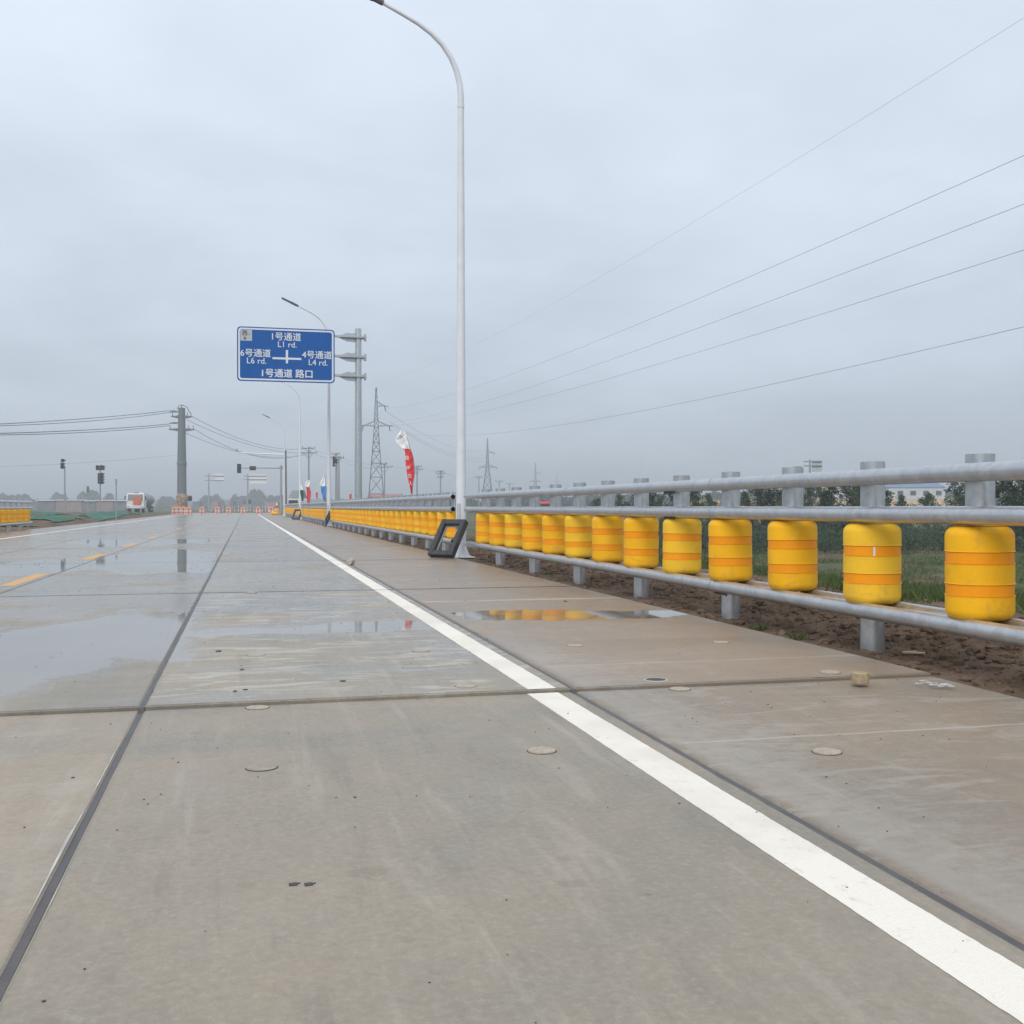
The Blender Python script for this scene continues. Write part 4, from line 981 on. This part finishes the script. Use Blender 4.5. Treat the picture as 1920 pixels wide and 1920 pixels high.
g.build('emblem', M_DGREY, cw); glyph('三', -4, 834, .09, M_DGREY, cw, .01, .5)
banner('white over blue banner beside the second lamp pole', 607.5, 47, 890, [(1, 890, .3), (0, 897, 2.5), (-2, 905, 4.5), (-3, 911, 5), (-1, 913, 5), (-.5, 922, 4.4), (0, 930, 3), (1, 939, 1.6)], 911.5, (M_CW, M_BLUEC))
banner('white over red banner between the second and third lamp poles', 578, 60, 900, [(2, 900, .8), (0, 904, 4.5), (-2, 910, 4.5), (-1, 914, 2.6), (1, 922, 3.6), (1, 931, 3.2), (0, 938, 2.4), (0, 943, 2)], 913, (M_CW, M_RED))
banner('small white over dark green banner next to the third lamp pole', 566, 70, 904, [(0, 904, .3), (-1, 911, 2.2), (0, 917, 2.4), (0, 920, 3), (0, 927, 2.8), (1, 933, 1.8), (1, 939, 1.6)], 919, (M_CW, M_GREENC))
for px, py0, py1, lab, Zq in ((594, 918, 934, 'thin distant red banner between the white-red and white-blue ones', 110), (657, 921, 938, 'tiny red banner low beside the blue sign pole', 70), (519, 942, 952, 'small red flag above the end of the far barrier', 112), (805, 933, 935, None, 0)):
    if lab: banner(lab, px, Zq, py0, [(0, py0, .4), (0, py0 + 4, 1.6), (0, (py0 + py1) / 2, 1.9), (0, py1, 1.2)], py0 + 5, (M_CW, M_RED))

# ------------------------------------------------------------------ WATER-FILLED BARRIERS, BOLLARDS, LOOSE ROLLERS
g = MB(); g.prism([(-.42, 0), (.42, 0), (.42, .2), (.36, .45), (.36, .92), (-.36, .92), (-.36, .45), (-.42, .2)], 1, -.22, .22); BARB = g.mesh('body', M_CHK)
g = MB(); g.bbox((0, 0, .99), (.4, .2, .16), .04); BART = g.mesh('cap', mat('orange_plastic', (.80, .27, .05), .5))
def wbar(label, px, py, Z=None, dx=0, rz=0.0):
    Z = Z or F * CZ / (py - HZ); p = at(px, Z); r_ = thing('water_barrier', label, 'traffic barrier', (p.x, p.y, 0), FACE + rz, 'red and white checkered plastic barriers')
    link('body', BARB, r_); link('cap', BART, r_); r_.scale = (.88, .88, .86); return r_
for k, (px, lab) in enumerate(((327.5, 'leftmost'), (335.5, 'second from left'), (344.5, 'third from left'), (354.5, 'rightmost'))):
    wbar(lab + ' of the four checkered barriers round the big steel pole', px, 0, 134)
for px, Z_, lab in ((379, 138, 'checkered barrier first to the right of the big steel pole'), (408, 140, 'checkered barrier midway between big pole and lane seam'), (429, 141, 'checkered barrier below the two distant sign boards'), (456, 142, 'checkered barrier standing over the lane seam'), (484.5, 137, 'pale faced checkered barrier at the end of the white edge line'), (509, 135, 'rightmost checkered barrier, beside the heap of loose rollers')):
    wbar(lab, px, 0, Z_)
g = MB(); g.tube([(0, 0, 0), (0, 0, 1.0)], .06, 8); g.tube([(0, 0, .55), (0, 0, .75)], .065, 8, 1); g.tube([(0, 0, 0), (0, 0, .05)], .16, 10, 2); BOL = g.mesh('bollard', [M_VWHITE, M_RED, M_RUB])
for k, px in enumerate((396, 418, 440, 447, 463, 469, 476, 492, 498, 503)):
    o = link('bollard', BOL, None, at(px, 175 + 3 * (k % 3)), 0); tag(o, 'thin white bollard in the far row across the road closure', 'bollard', 'thin white bollards at the road closure')
rl = random.Random(2)
for k, (px, Z_, z, a, lab) in enumerate(((510, 116, .19, .5, 'lower left loose yellow roller in the heap at the far barrier end'), (514.5, 115, .19, .9, 'middle loose yellow roller lying in the heap'), (519, 116, .19, .3, 'right loose yellow roller lying against the far barrier end'), (516, 116.4, .52, .6, 'loose yellow roller on top of the heap'))):
    o = link('loose_roller', ROLL_LO, None, at(px, Z_, z)); o.rotation_euler = (R(90), 0, a); tag(o, lab, 'roller', 'loose yellow rollers in a heap')

# ------------------------------------------------------------------ TRUCK AND VAN
Zk = 163; p = at(254, Zk)
tr = thing('tanker_truck', 'white-cabbed tanker truck with an orange board on its front, at the left', 'truck', p, FACE + R(8))
g = MB(); g.prism([(-.2, .7), (1.9, .7), (1.9, 2.95), (.15, 2.95), (-.15, 1.9)], 0, -1.25, 1.25); g.bbox((0, -.28, .85), (2.5, .22, .45), .04); cab = g.build('cab', M_VWHITE, tr)
g = MB(); g.add([(-1.1, -.205, 1.85), (1.1, -.205, 1.85), (1.1, .08, 2.75), (-1.1, .08, 2.75)], [(0, 1, 2, 3)]); g.build('windscreen', M_GLASS, cab)
g = MB(); g.bbox((.3, -.34, 1.75), (1.15, .05, 1.15), .02); g.build('orange_board', M_ORG, cab)
for s_ in (-1, 1): g = MB(); g.bbox((s_ * 1.5, -.1, 2.2), (.16, .1, .6), .03); g.tube([(s_ * 1.25, 0, 2.4), (s_ * 1.5, -.1, 2.4)], .03, 5); g.build('mirror', M_BLACK, cab)
for s_ in (-1, 1): g = MB(); g.bbox((s_ * .95, -.40, .9), (.35, .04, .2), .02); g.build('headlight', M_SGREY, cab)
g = MB(); g.bbox((.0, .9, 3.02), (.7, .4, .14), .04); g.build('roof_vent', M_DGREY, cab)
g = MB(); n = 24; ring = [(1.22 * math.cos(2 * math.pi * k / n), 1.95 + .95 * math.sin(2 * math.pi * k / n)) for k in range(n)]; g.prism(ring, 1, 2.3, 8.6); g.build('tank', M_TANK, tr)
g = MB(); g.bbox((.1, 3.2, 3.0), (1.0, 1.4, .22), .05); g.build('tank_hatch', M_VWHITE, tr)
g = MB(); g.box((0, 4.4, .85), (1.0, 9.0, .3)); g.box((1.0, 5, .95), (.3, 3, .5)); g.build('chassis', M_BLACK, tr)
for y_ in (.7, 5.8, 7.2):
    for s_ in (-1, 1):
        g = MB(); g.tube([(s_ * .85, y_, .5), (s_ * 1.2, y_, .5)], .5, 20); wh = g.build('wheel', M_RUB, tr); g = MB(); g.tube([(s_ * 1.2, y_, .5), (s_ * 1.22, y_, .5)], .24, 14); g.build('rim', M_SGREY, wh)
p = at(550, 118)
vn = thing('white_van', 'white van behind the far barrier, rear window dark, between two lamp poles', 'van', p, FACE - .05)
g = MB(); g.prism([(-.42, .35), (.42, .35), (.42, 1.05), (.36, 1.72), (.28, 1.80), (-.28, 1.80), (-.36, 1.72), (-.42, 1.05)], 1, 0, 3.6)
for q in range(len(g.v)): g.v[q] = (g.v[q][0] * 1.85, g.v[q][1], g.v[q][2])
g.build('body', M_VWHITE, vn); g = MB(); g.prism([(-.58, 1.08), (.58, 1.08), (.50, 1.62), (-.50, 1.62)], 1, -.012, .002); g.build('rear_window', M_GLASS, vn)
for y_ in (.6, 2.9):
    for s_ in (-1, 1): g = MB(); g.tube([(s_ * .55, y_, .31), (s_ * .74, y_, .31)], .31, 16); g.build('wheel', M_RUB, vn)

# ------------------------------------------------------------------ DEBRIS ON THE SLABS
def plug(px, py, label, r_=.052, h=.007, mt=M_PLUG, z=None):
    z = (-.016 if gnd(px, py, -.016).y < 5.1 else 0) if z is None else z; p = gnd(px, py, z); g = MB()
    g.lathe([(r_ * 1.03, -.004), (r_, h * .7), (r_ * .95, h), (r_ * .5, h * 1.15), (.001, h * 1.1)], 28)
    n0 = len(g.v)
    g.v = [(x * (1 + .04 * noise.noise(Vector((x * 30, y * 30, px)))), y, q + .001 * noise.noise(Vector((x * 60, y * 60, px)))) for x, y, q in g.v]
    o = tag(g.build('mortar_plug', mt, None, p), label, 'plug', 'round mortar plugs in the slabs')
    g = MB(); g.tube([(r_ * 1.05 * math.cos(R(a)), r_ * 1.05 * math.sin(R(a)), .0004) for a in range(0, 361, 12)], [.0014 + .0012 * abs(noise.noise(Vector((a * .05, px, 0)))) for a in range(0, 361, 12)], 5); g.build('shadow_ring', M_GAP, o); return o  # thin dark ring modelled in place of the shadow round the plug
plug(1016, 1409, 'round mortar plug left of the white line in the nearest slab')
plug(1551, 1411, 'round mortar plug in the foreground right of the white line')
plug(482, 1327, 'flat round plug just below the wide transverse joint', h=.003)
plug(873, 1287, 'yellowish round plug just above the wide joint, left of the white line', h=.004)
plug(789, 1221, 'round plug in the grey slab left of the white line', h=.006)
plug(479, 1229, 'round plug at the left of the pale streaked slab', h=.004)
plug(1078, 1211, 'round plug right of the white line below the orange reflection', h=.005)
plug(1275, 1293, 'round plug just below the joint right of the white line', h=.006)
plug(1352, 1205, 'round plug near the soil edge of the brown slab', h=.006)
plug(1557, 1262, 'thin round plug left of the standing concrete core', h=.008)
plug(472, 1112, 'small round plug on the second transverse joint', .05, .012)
p = gnd(1230, 1275); g = MB(); n = 28
g.lathe([(.052, .0012), (.058, .0035), (.062, .0012)], n); o = g.build('open_hole', M_LIP, None, p); tag(o, 'open dark round hole above the joint right of the white line', 'hole')
g = MB(); g.lathe([(.052, .0025), (.001, .0024)], n); g.build('hole_bottom', M_BLACK, o)
p = gnd(490, 1440, -.016); g = MB(); g.tube([(.055 * math.cos(R(a)), .055 * math.sin(R(a)), .001) for a in range(185, 372, 9)], .0022, 6); o = g.build('sunken_plug', M_DARK, None, p); tag(o, 'sunken plug with a dark crescent crack in the nearest slab', 'plug')
g = MB(); g.lathe([(.052, .0005), (.03, .0015), (.001, .001)], 24); g.build('plug_face', mat('dull_plug_face', (.33, .29, .235), .85, var=.15, vs=20), o)
p = gnd(1613, 1281); g = MB()
g.lathe([(.001, 0), (.042, 0), (.045, .004), (.044, .022), (.0455, .03), (.043, .04), (.045, .052), (.044, .062), (.040, .066), (.001, .067)], 32); g.v = [(x * (1 + .02 * noise.noise(Vector((x * 15, y * 15, z * 60)))), y * (1 + .02 * noise.noise(Vector((x * 15, y * 15, z * 60)))), z * .84) for x, y, z in g.v]
tag(g.build('concrete_core', M_CORE, None, p), 'stubby brown concrete core standing upright at the joint, right', 'concrete core')
p = gnd(655, 1059); g = MB(); g.tube([(0, 0, .052), (.01, .02, .052), (.02, .10, .052)], [.050, .052, .050], 24); tag(g.build('concrete_core', mat('pale_core', (.45, .42, .36), .85, var=.25, vs=30, bump=.4), None, p, -.3), 'pale round concrete core lying on its side by the white line', 'concrete core')
for px, lab in ((549, 'left of two small dark metal chips embedded in the nearest slab'), (578, 'right of two small dark metal chips embedded in the nearest slab')):
    p = gnd(px, 1660, -.016); g = MB(); g.bbox((0, 0, .0015), (.020, .018, .003), .001); g.box((.013, .004, .001), (.01, .003, .002)); tag(g.build('metal_chip', M_DARK, None, p, .1), lab, 'chip', 'small dark chips in the nearest slab')
p = gnd(1714, 1226); g = MB(); g.bbox((0, 0, .01), (.145, .03, .014), .003, 0, Matrix.Rotation(.07, 3, 'Y')); g.bbox((-.02, .014, .016), (.09, .018, .008), .002)
tag(g.build('wood_offcut', M_WOOD, None, (p.x, p.y, verge_z(p.x, p.y) + .005), -.05), 'short flat wood offcut lying on the soil near the broad steel post', 'wood scrap')
g = MB(); rnd2 = random.Random(8)
for k in range(22):
    a = gnd(1722 + k * 2.9 + rnd2.uniform(-6, 6), 1278 + k * .45 + rnd2.uniform(-3, 4)); L = rnd2.uniform(.008, .035)
    n = 8; g.add([(a.x + L * math.cos(2 * math.pi * q / n) * rnd2.uniform(.6, 1), a.y + .010 * math.sin(2 * math.pi * q / n) * rnd2.uniform(.5, 1.2), .0025 + .0001 * k) for q in range(n)], [tuple(range(n))])
kind(g.build('lime_splash', M_SWHITE), 'stuff')
g = MB()
for k in range(900):
    y = .9 + 24 * rnd2.random() ** 1.6; x = rnd2.uniform(-3.5, 3.5); r_ = rnd2.uniform(.001, .0032) * (1 + y * .09)
    clod(g, (x, y, (-.016 if y < 5.1 else 0) + r_ * .3), r_, rnd2, .6)
for px, py, r_ in ((410, 1222, .02), (453, 1256, .014), (643, 1278, .016), (665, 1496, .006), (440, 1297, .014), (460, 1294, .012), (136, 1459, .007), (80, 1880, .005), (1060, 1128, .02), (630, 1496, .004)):
    z = -.016 if py > 1330 else 0; p = gnd(px, py, z); clod(g, (p.x, p.y, z + r_ * .15), r_, rnd2, .35)
kind(g.build('road_grit', M_GAP), 'stuff')

# ------------------------------------------------------------------ LEFT VERGE: mounds and dust netting
def mound_z(x, y):
    d = max(0, min(1, (-8.35 - x) / 2.0)); h = .36 + .40 * noise.fractal(Vector((x * .16, y * .07, 4)), 1, 2, 3) + .06 * noise.noise(Vector((x, y, 2)))
    fade = min(1, max(0, (y - 44) / 8)) * min(1, max(.12, (125 - y) / 25)) * min(1, max(0, (34 + x) / 8))
    return -.14 + d * max(.04, h) * fade
mx = axis_pts((-36, -16, 50), (-16, -8.25, 60)); my = axis_pts((40, 90, 160), (90, 155, 110)); g = MB(); nx = len(mx)
g.add([(x, y, mound_z(x, y) + .03 * noise.noise(Vector((x * 3, y * 3, 0)))) for y in my for x in mx], [(j * nx + i, j * nx + i + 1, (j + 1) * nx + i + 1, (j + 1) * nx + i) for j in range(len(my) - 1) for i in range(nx - 1)], 0, True)
kind(g.build('soil_mounds', M_SOIL), 'structure')
g = MB(); ids = {}
for j, y in enumerate(my):
    for i, x in enumerate(mx):
        q = noise.fractal(Vector((x * .28, y * .13, 8)), 1, 2, 3); q += .25 * (mound_z(x, y) > .15) - .1
        if q > -.06 and x < -9.5 and y < 149 and mound_z(x, y) > -.08: ids[(i, j)] = len(g.v); g.v.append((x, y, mound_z(x, y) + .055 + .03 * noise.noise(Vector((x * 3, y * 3, 0))) + .025 * noise.noise(Vector((x * 5, y * 2, 7)))))
for (i, j) in list(ids):
    if all(k_ in ids for k_ in ((i + 1, j), (i + 1, j + 1), (i, j + 1))): g.f.append((ids[(i, j)], ids[(i + 1, j)], ids[(i + 1, j + 1)], ids[(i, j + 1)])); g.mi.append(0); g.sm.append(True)
o = g.build('dust_net', M_NET); tag(o, 'green dust netting spread over the soil heaps on the left verge', 'netting')

# ------------------------------------------------------------------ BUILDINGS
def shed(label, px0, px1, py_top, Z, mt, roof=None, roof_py=None, depth=8, windows=0, base=-1.2, floors=1, group=None, name='low_building', wmat=None):
    p = at((px0 + px1) / 2, Z); W_ = (px1 - px0) / F * Z; r_ = thing(name, label, 'building', (p.x, p.y, base), FACE, group); h = hz(py_top, Z) - base
    g = MB(); g.box((0, depth / 2, h / 2), (W_, depth, h)); g.build('wall', mt, r_)
    if roof:
        rh = hz(roof_py, Z) - base - h; g = MB(); g.prism([(-.3, h + .02), (depth + .3, h + .02), (depth / 2, h + rh)], 0, -W_ / 2 - .3, W_ / 2 + .3); g.build('roof', roof, r_)
    if windows:
        for fl in range(floors):
            for k in range(windows):
                zz = h * (fl + .58) / floors; ww = W_ / windows * .5
                g = MB(); g.bbox((-W_ / 2 + W_ * (k + .5) / windows, -.03, zz), (ww, .08, h / floors * .40), .01); f_ = g.build('window', M_SGREY, r_)
                g = MB(); g.box((-W_ / 2 + W_ * (k + .5) / windows, -.075, zz), (ww * .86, .02, h / floors * .33)); g.build('pane', M_GLASS, f_)
    return r_
shed('white two-storey building with a blue roof seen between barrier posts', 1652, 1772, 914, 300, M_WALLW, M_BROOF, 903, 14, 5, -1.2, 2)
shed('pale low building with a faded red roof behind the roadside saplings', 1502, 1602, 915, 320, M_WALLW, M_RROOF, 908, 12, 6)
shed('grey-blue hazy block behind the saplings, centre right', 1410, 1448, 912, 420, M_WALLG, None, None, 10, 3)
shed('long low hall with a dull red roof below the large pylon', 690, 746, 932, 270, M_WALLG, M_RROOF, 925.5, 14, 5)
shed('grey gabled shed behind the barrier, between the third and fourth lamps', 545, 562, 934, 180, M_WALLG, M_WALLG, 919, 5, 1)
GH = 'site cabins and hoardings beyond the left verge'
for px0, px1, py, mt_, lab in ((70, 104, 939, M_WALLG, 'dark grey cabin nearest the left barrier end'), (104, 154, 938.5, M_WALLP, 'pinkish hoarding right of the dark grey cabin'), (154, 180, 940, M_WALLG, 'grey cabin between the two left traffic lights'), (180, 213, 939, M_WALLP, 'pinkish hoarding behind the square-lamp traffic light'), (213, 237, 939.5, M_WALLG, 'grey cabin directly left of the truck'), (318, 336, 941, M_WALLG, 'grey cabin left of the big steel pole base'), (361, 375, 941, M_WALLG, 'blue-grey cabin right of the big steel pole base'), (398, 409, 940, M_WALLP, 'pinkish cabin left of the first distant sign pole'), (432, 438, 940, M_WALLG, 'small cabin between the two distant signs'), (495, 522, 941, M_WALLP, 'long pinkish cabin below the mast-arm signal')):
    Zq = 240 if px0 < 240 else 300
    shed(lab, px0, px1 - .6, py, Zq, mt_, M_WALLW if px0 < 240 else None, py - 1.6, 3, 0, -.6, 1, GH, 'site_cabin')
for px0, px1, lab, mt_ in ((455, 461.5, 'dark grey panel left of the second distant sign pole', M_DGREY), (465.5, 471, 'dark green panel right of the second distant sign pole', M_GREENC)):
    p = at((px0 + px1) / 2, 240); r_ = thing('notice_board', lab, 'notice board', (p.x, p.y, 0), FACE); w_ = (px1 - px0) / F * 240
    g = MB(); g.bbox((0, 0, hz(941, 240)), (w_, .08, .9), .02); g.build('board', mt_, r_); g = MB()
    for s_ in (-1, 1): g.box((s_ * w_ * .35, .08, hz(941, 240) / 2), (.08, .08, hz(941, 240)))
    g.build('legs', M_GREYP, r_)
# ------------------------------------------------------------------ FAR ROLLER BARRIER ON THE OTHER ROAD
pa, pb = at(1285, 205), at(1800, 168); L = (pb - pa).length; d = (pb - pa).normalized()
fb = thing('roller_barrier', 'tiny distant roller barrier with yellow rollers beyond the saplings', 'crash barrier', (pa.x, pa.y, .98), math.atan2(d.y, d.x))
g = MB(); g.prism([(-9, -2.4), (-2.5, -.02), (9, -.02), (14, -2.4)], 0, -260, 260); kind(g.build('road_bank', mat('bank_grass', (.06, .085, .035), .95, var=.4, vs=.4), None, (pa.x, pa.y, .98), math.atan2(d.y, d.x)), 'structure')
for z in (.25, .85, 1.1): g = MB(); g.tube([(0, 0, z), (L, 0, z)], .045, 6); g.build('rail', M_GALV, fb)
for k in range(int(L)):
    if 22 < k < 26: continue
    link('roller', ROLL_LO, fb, (k + .5, 0, .36)); 
    g = MB() if k == 0 else None
    if g: g.tube([(0, 0, -.2), (0, 0, 1.25)], .08, 6); PF = g.mesh('post', M_ROLL)
    link('post', PF, fb, (k + .5, 0, 0))
g = MB(); p = at(1022, 120); tk = thing('red_truck', 'small red vehicle seen between barrier posts, centre right', 'truck', (p.x, p.y, -1.0), FACE)
g.bbox((0, 1.2, 1.6), (1.7, 2.4, 1.7), .15); g.build('cab', M_RED, tk); g = MB(); g.bbox((0, -.02, 1.9), (1.4, .06, .6), .02); g.build('windscreen', M_GLASS, tk)
for s_ in (-1, 1): g = MB(); g.tube([(s_ * .6, 1, .4), (s_ * .85, 1, .4)], .4, 14); g.build('wheel', M_RUB, tk)

# ------------------------------------------------------------------ TREES
def tree_mesh(h, w_, seed, nleaf, ls, mt, lowest=.05):
    rn = random.Random(seed); tr_ = MB(); lf = MB(); tips = []
    tr_.tube([(0, 0, 0), (rn.uniform(-.1, .1), rn.uniform(-.1, .1), h * .5), (rn.uniform(-.2, .2), rn.uniform(-.2, .2), h * .95)], [.035 * h ** .6, .02 * h ** .6, .006], 6)
    for k in range(26):
        z = h * (lowest + (1 - lowest) * (k + rn.random()) / 26); a = rn.uniform(0, 6.28); reach = w_ / 2 * (1.0 - .75 * max(0, (z / h - .35) / .65)) * rn.uniform(.5, 1.1)
        tip = Vector((math.cos(a) * reach, math.sin(a) * reach, z + reach * rn.uniform(.3, .9)))
        tr_.tube([(0, 0, z), tip * .55 + Vector((0, 0, z * .45)), tip], [.02, .012, .004], 4, caps=False); tips.append((Vector((0, 0, z)), tip))
    for k in range(nleaf):
        a, b_ = rn.choice(tips); q = a.lerp(b_, rn.uniform(.25, 1.15)) + Vector((rn.gauss(0, 1), rn.gauss(0, 1), rn.gauss(0, .8))) * w_ * .055
        if q.z < 0: continue
        s_ = ls * rn.uniform(.6, 1.3); u = Vector((rn.gauss(0, 1), rn.gauss(0, 1), rn.gauss(0, 1))).normalized(); v_ = u.orthogonal().normalized()
        lf.add([q - u * s_, q + v_ * s_ * .45, q + u * s_, q - v_ * s_ * .45], [(0, 1, 2, 3)])
    return tr_.mesh('trunk', M_BARK), lf.mesh('crown', mt)
TM = [tree_mesh(4.2, 2.3, 1, 2600, .085, M_LEAF), tree_mesh(4.0, 2.8, 2, 2800, .085, M_LEAF), tree_mesh(3.6, 2.0, 3, 2200, .08, M_LEAF), tree_mesh(2.2, 2.6, 4, 1900, .085, M_LEAFD, 0)]
rt = random.Random(21)
tl_ = [(1160, 925, 85), (1192, 908, 76), (1222, 910, 80), (1262, 905, 72), (1303, 905, 70), (1330, 926, 84), (1398, 919, 78), (1420, 904, 74), (1450, 903, 70), (1490, 900, 68), (1522, 903, 70), (1560, 899, 66), (1588, 897, 66), (1622, 893, 64), (1648, 898, 66), (1688, 926, 74), (1742, 923, 76), (1792, 892, 58), (1822, 886, 56), (1856, 886, 54), (1888, 884, 52), (1925, 880, 50), (1120, 932, 92), (1372, 930, 90), (1965, 880, 50), (1240, 926, 95), (1540, 912, 84), (1605, 905, 80), (1470, 912, 84)]
names_ = []
for k, (px, top, Z_) in enumerate(tl_):
    me = TM[k % 3]; p = at(px, Z_); zb = field_z(p.x, p.y) - .05; H = hz(top, Z_) - zb; h0 = (4.2, 4.0, 3.6)[k % 3]; s_ = H / (h0 * 1.07)
    side = 'behind the near barrier rails'
    lab = '%s green sapling %s, counted %s' % ('low' if top > 915 else 'tall' if top < 895 else 'mid-height', side, '%d from left' % (1 + sorted(q[0] for q in tl_).index(px)))
    r_ = thing('sapling_tree', lab, 'tree', (p.x, p.y, zb), rt.uniform(0, 6.28), 'young roadside trees'); r_.scale = (s_ * 1.05, s_ * 1.05, s_)
    link('trunk', me[0], r_); link('crown', me[1], r_)
# undergrowth under the saplings: one mass nobody could count
g = MB(); rn = random.Random(31)
for k in range(30000):
    Z_ = rn.uniform(46, 80); px = rn.uniform(1090, 2000); p = at(px, Z_)
    if noise.noise(Vector((p.x * .22, p.y * .22, 5))) < -.18: continue
    hh = (.5 + .9 * max(0, noise.noise(Vector((p.x * .35, p.y * .35, 9))))) * rn.random() ** .7 * 1.2
    q = Vector((p.x, p.y, field_z(p.x, p.y) + hh)); s_ = .13 * rn.uniform(.6, 1.3); u = Vector((rn.gauss(0, 1), rn.gauss(0, 1), rn.gauss(0, 1))).normalized(); v_ = u.orthogonal().normalized()
    g.add([q - u * s_, q + v_ * s_ * .5, q + u * s_, q - v_ * s_ * .5], [(0, 1, 2, 3)])
kind(g.build('undergrowth', M_LEAFD), 'stuff')
# far woods, fading in the haze
def wood(name, spans, Z0, Z1, n, s0, seed, mt=M_FARLEAF):
    g = MB(); rn = random.Random(seed)
    for a, b_, py in spans:
        for k in range(int(n * (b_ - a) / 50)):
            px = rn.uniform(a, b_); Z_ = rn.uniform(Z0, Z1); e = min(1, 4 * min((px - a), (b_ - px)) / (b_ - a)) ** .5
            top = hz(950 - (950 - py) * (.55 * e + .45 * e * (.6 + .8 * (.5 + noise.noise(Vector((px * .09, seed, 0)))))), Z_)
            q = at(px, Z_, -1 + (top + 1) * rn.random() ** .6); s_ = s0 * rn.uniform(.6, 1.4)
            u = Vector((rn.gauss(0, 1), rn.gauss(0, 1), rn.gauss(0, 1))).normalized(); v_ = u.orthogonal().normalized()
            g.add([q - u * s_, q + v_ * s_ * .6, q + u * s_, q - v_ * s_ * .6], [(0, 1, 2, 3)])
    kind(g.build(name, mt), 'stuff')
wood('far_wood', [(-40, 70, 930), (92, 130, 930), (143, 190, 923), (190, 216, 931), (296, 330, 934), (372, 420, 932), (462, 500, 921), (496, 540, 932), (430, 470, 933)], 620, 760, 1500, 1.5, 5)
wood('field_edge_wood', [(780, 900, 934), (900, 1100, 933), (1050, 1300, 930), (1280, 1500, 925), (1450, 1700, 922), (1650, 1980, 925)], 330, 480, 900, 1.2, 9)
wood('far_horizon_wood', [(-100, 400, 940), (300, 900, 939), (600, 1300, 940), (1200, 2050, 936)], 1000, 1300, 500, 3, 13)

# ------------------------------------------------------------------ HAZE
m = bpy.data.materials.new('haze_air'); m.use_nodes = True; T = m.node_tree; T.nodes.remove(T.nodes['Principled BSDF'])
pv = T.nodes.new('ShaderNodeVolumePrincipled'); pv.inputs['Color'].default_value = (.80, .85, .92, 1); pv.inputs['Density'].default_value = .0013; pv.inputs['Anisotropy'].default_value = .2
T.links.new(pv.outputs[0], T.nodes['Material Output'].inputs['Volume'])
g = MB(); g.box((0, 2230, 17.5), (7200, 4600, 42)); g.v = [(x, y, -3.5 if z < 0 else 42) for x, y, z in g.v]
kind(g.build('haze', m), 'stuff')
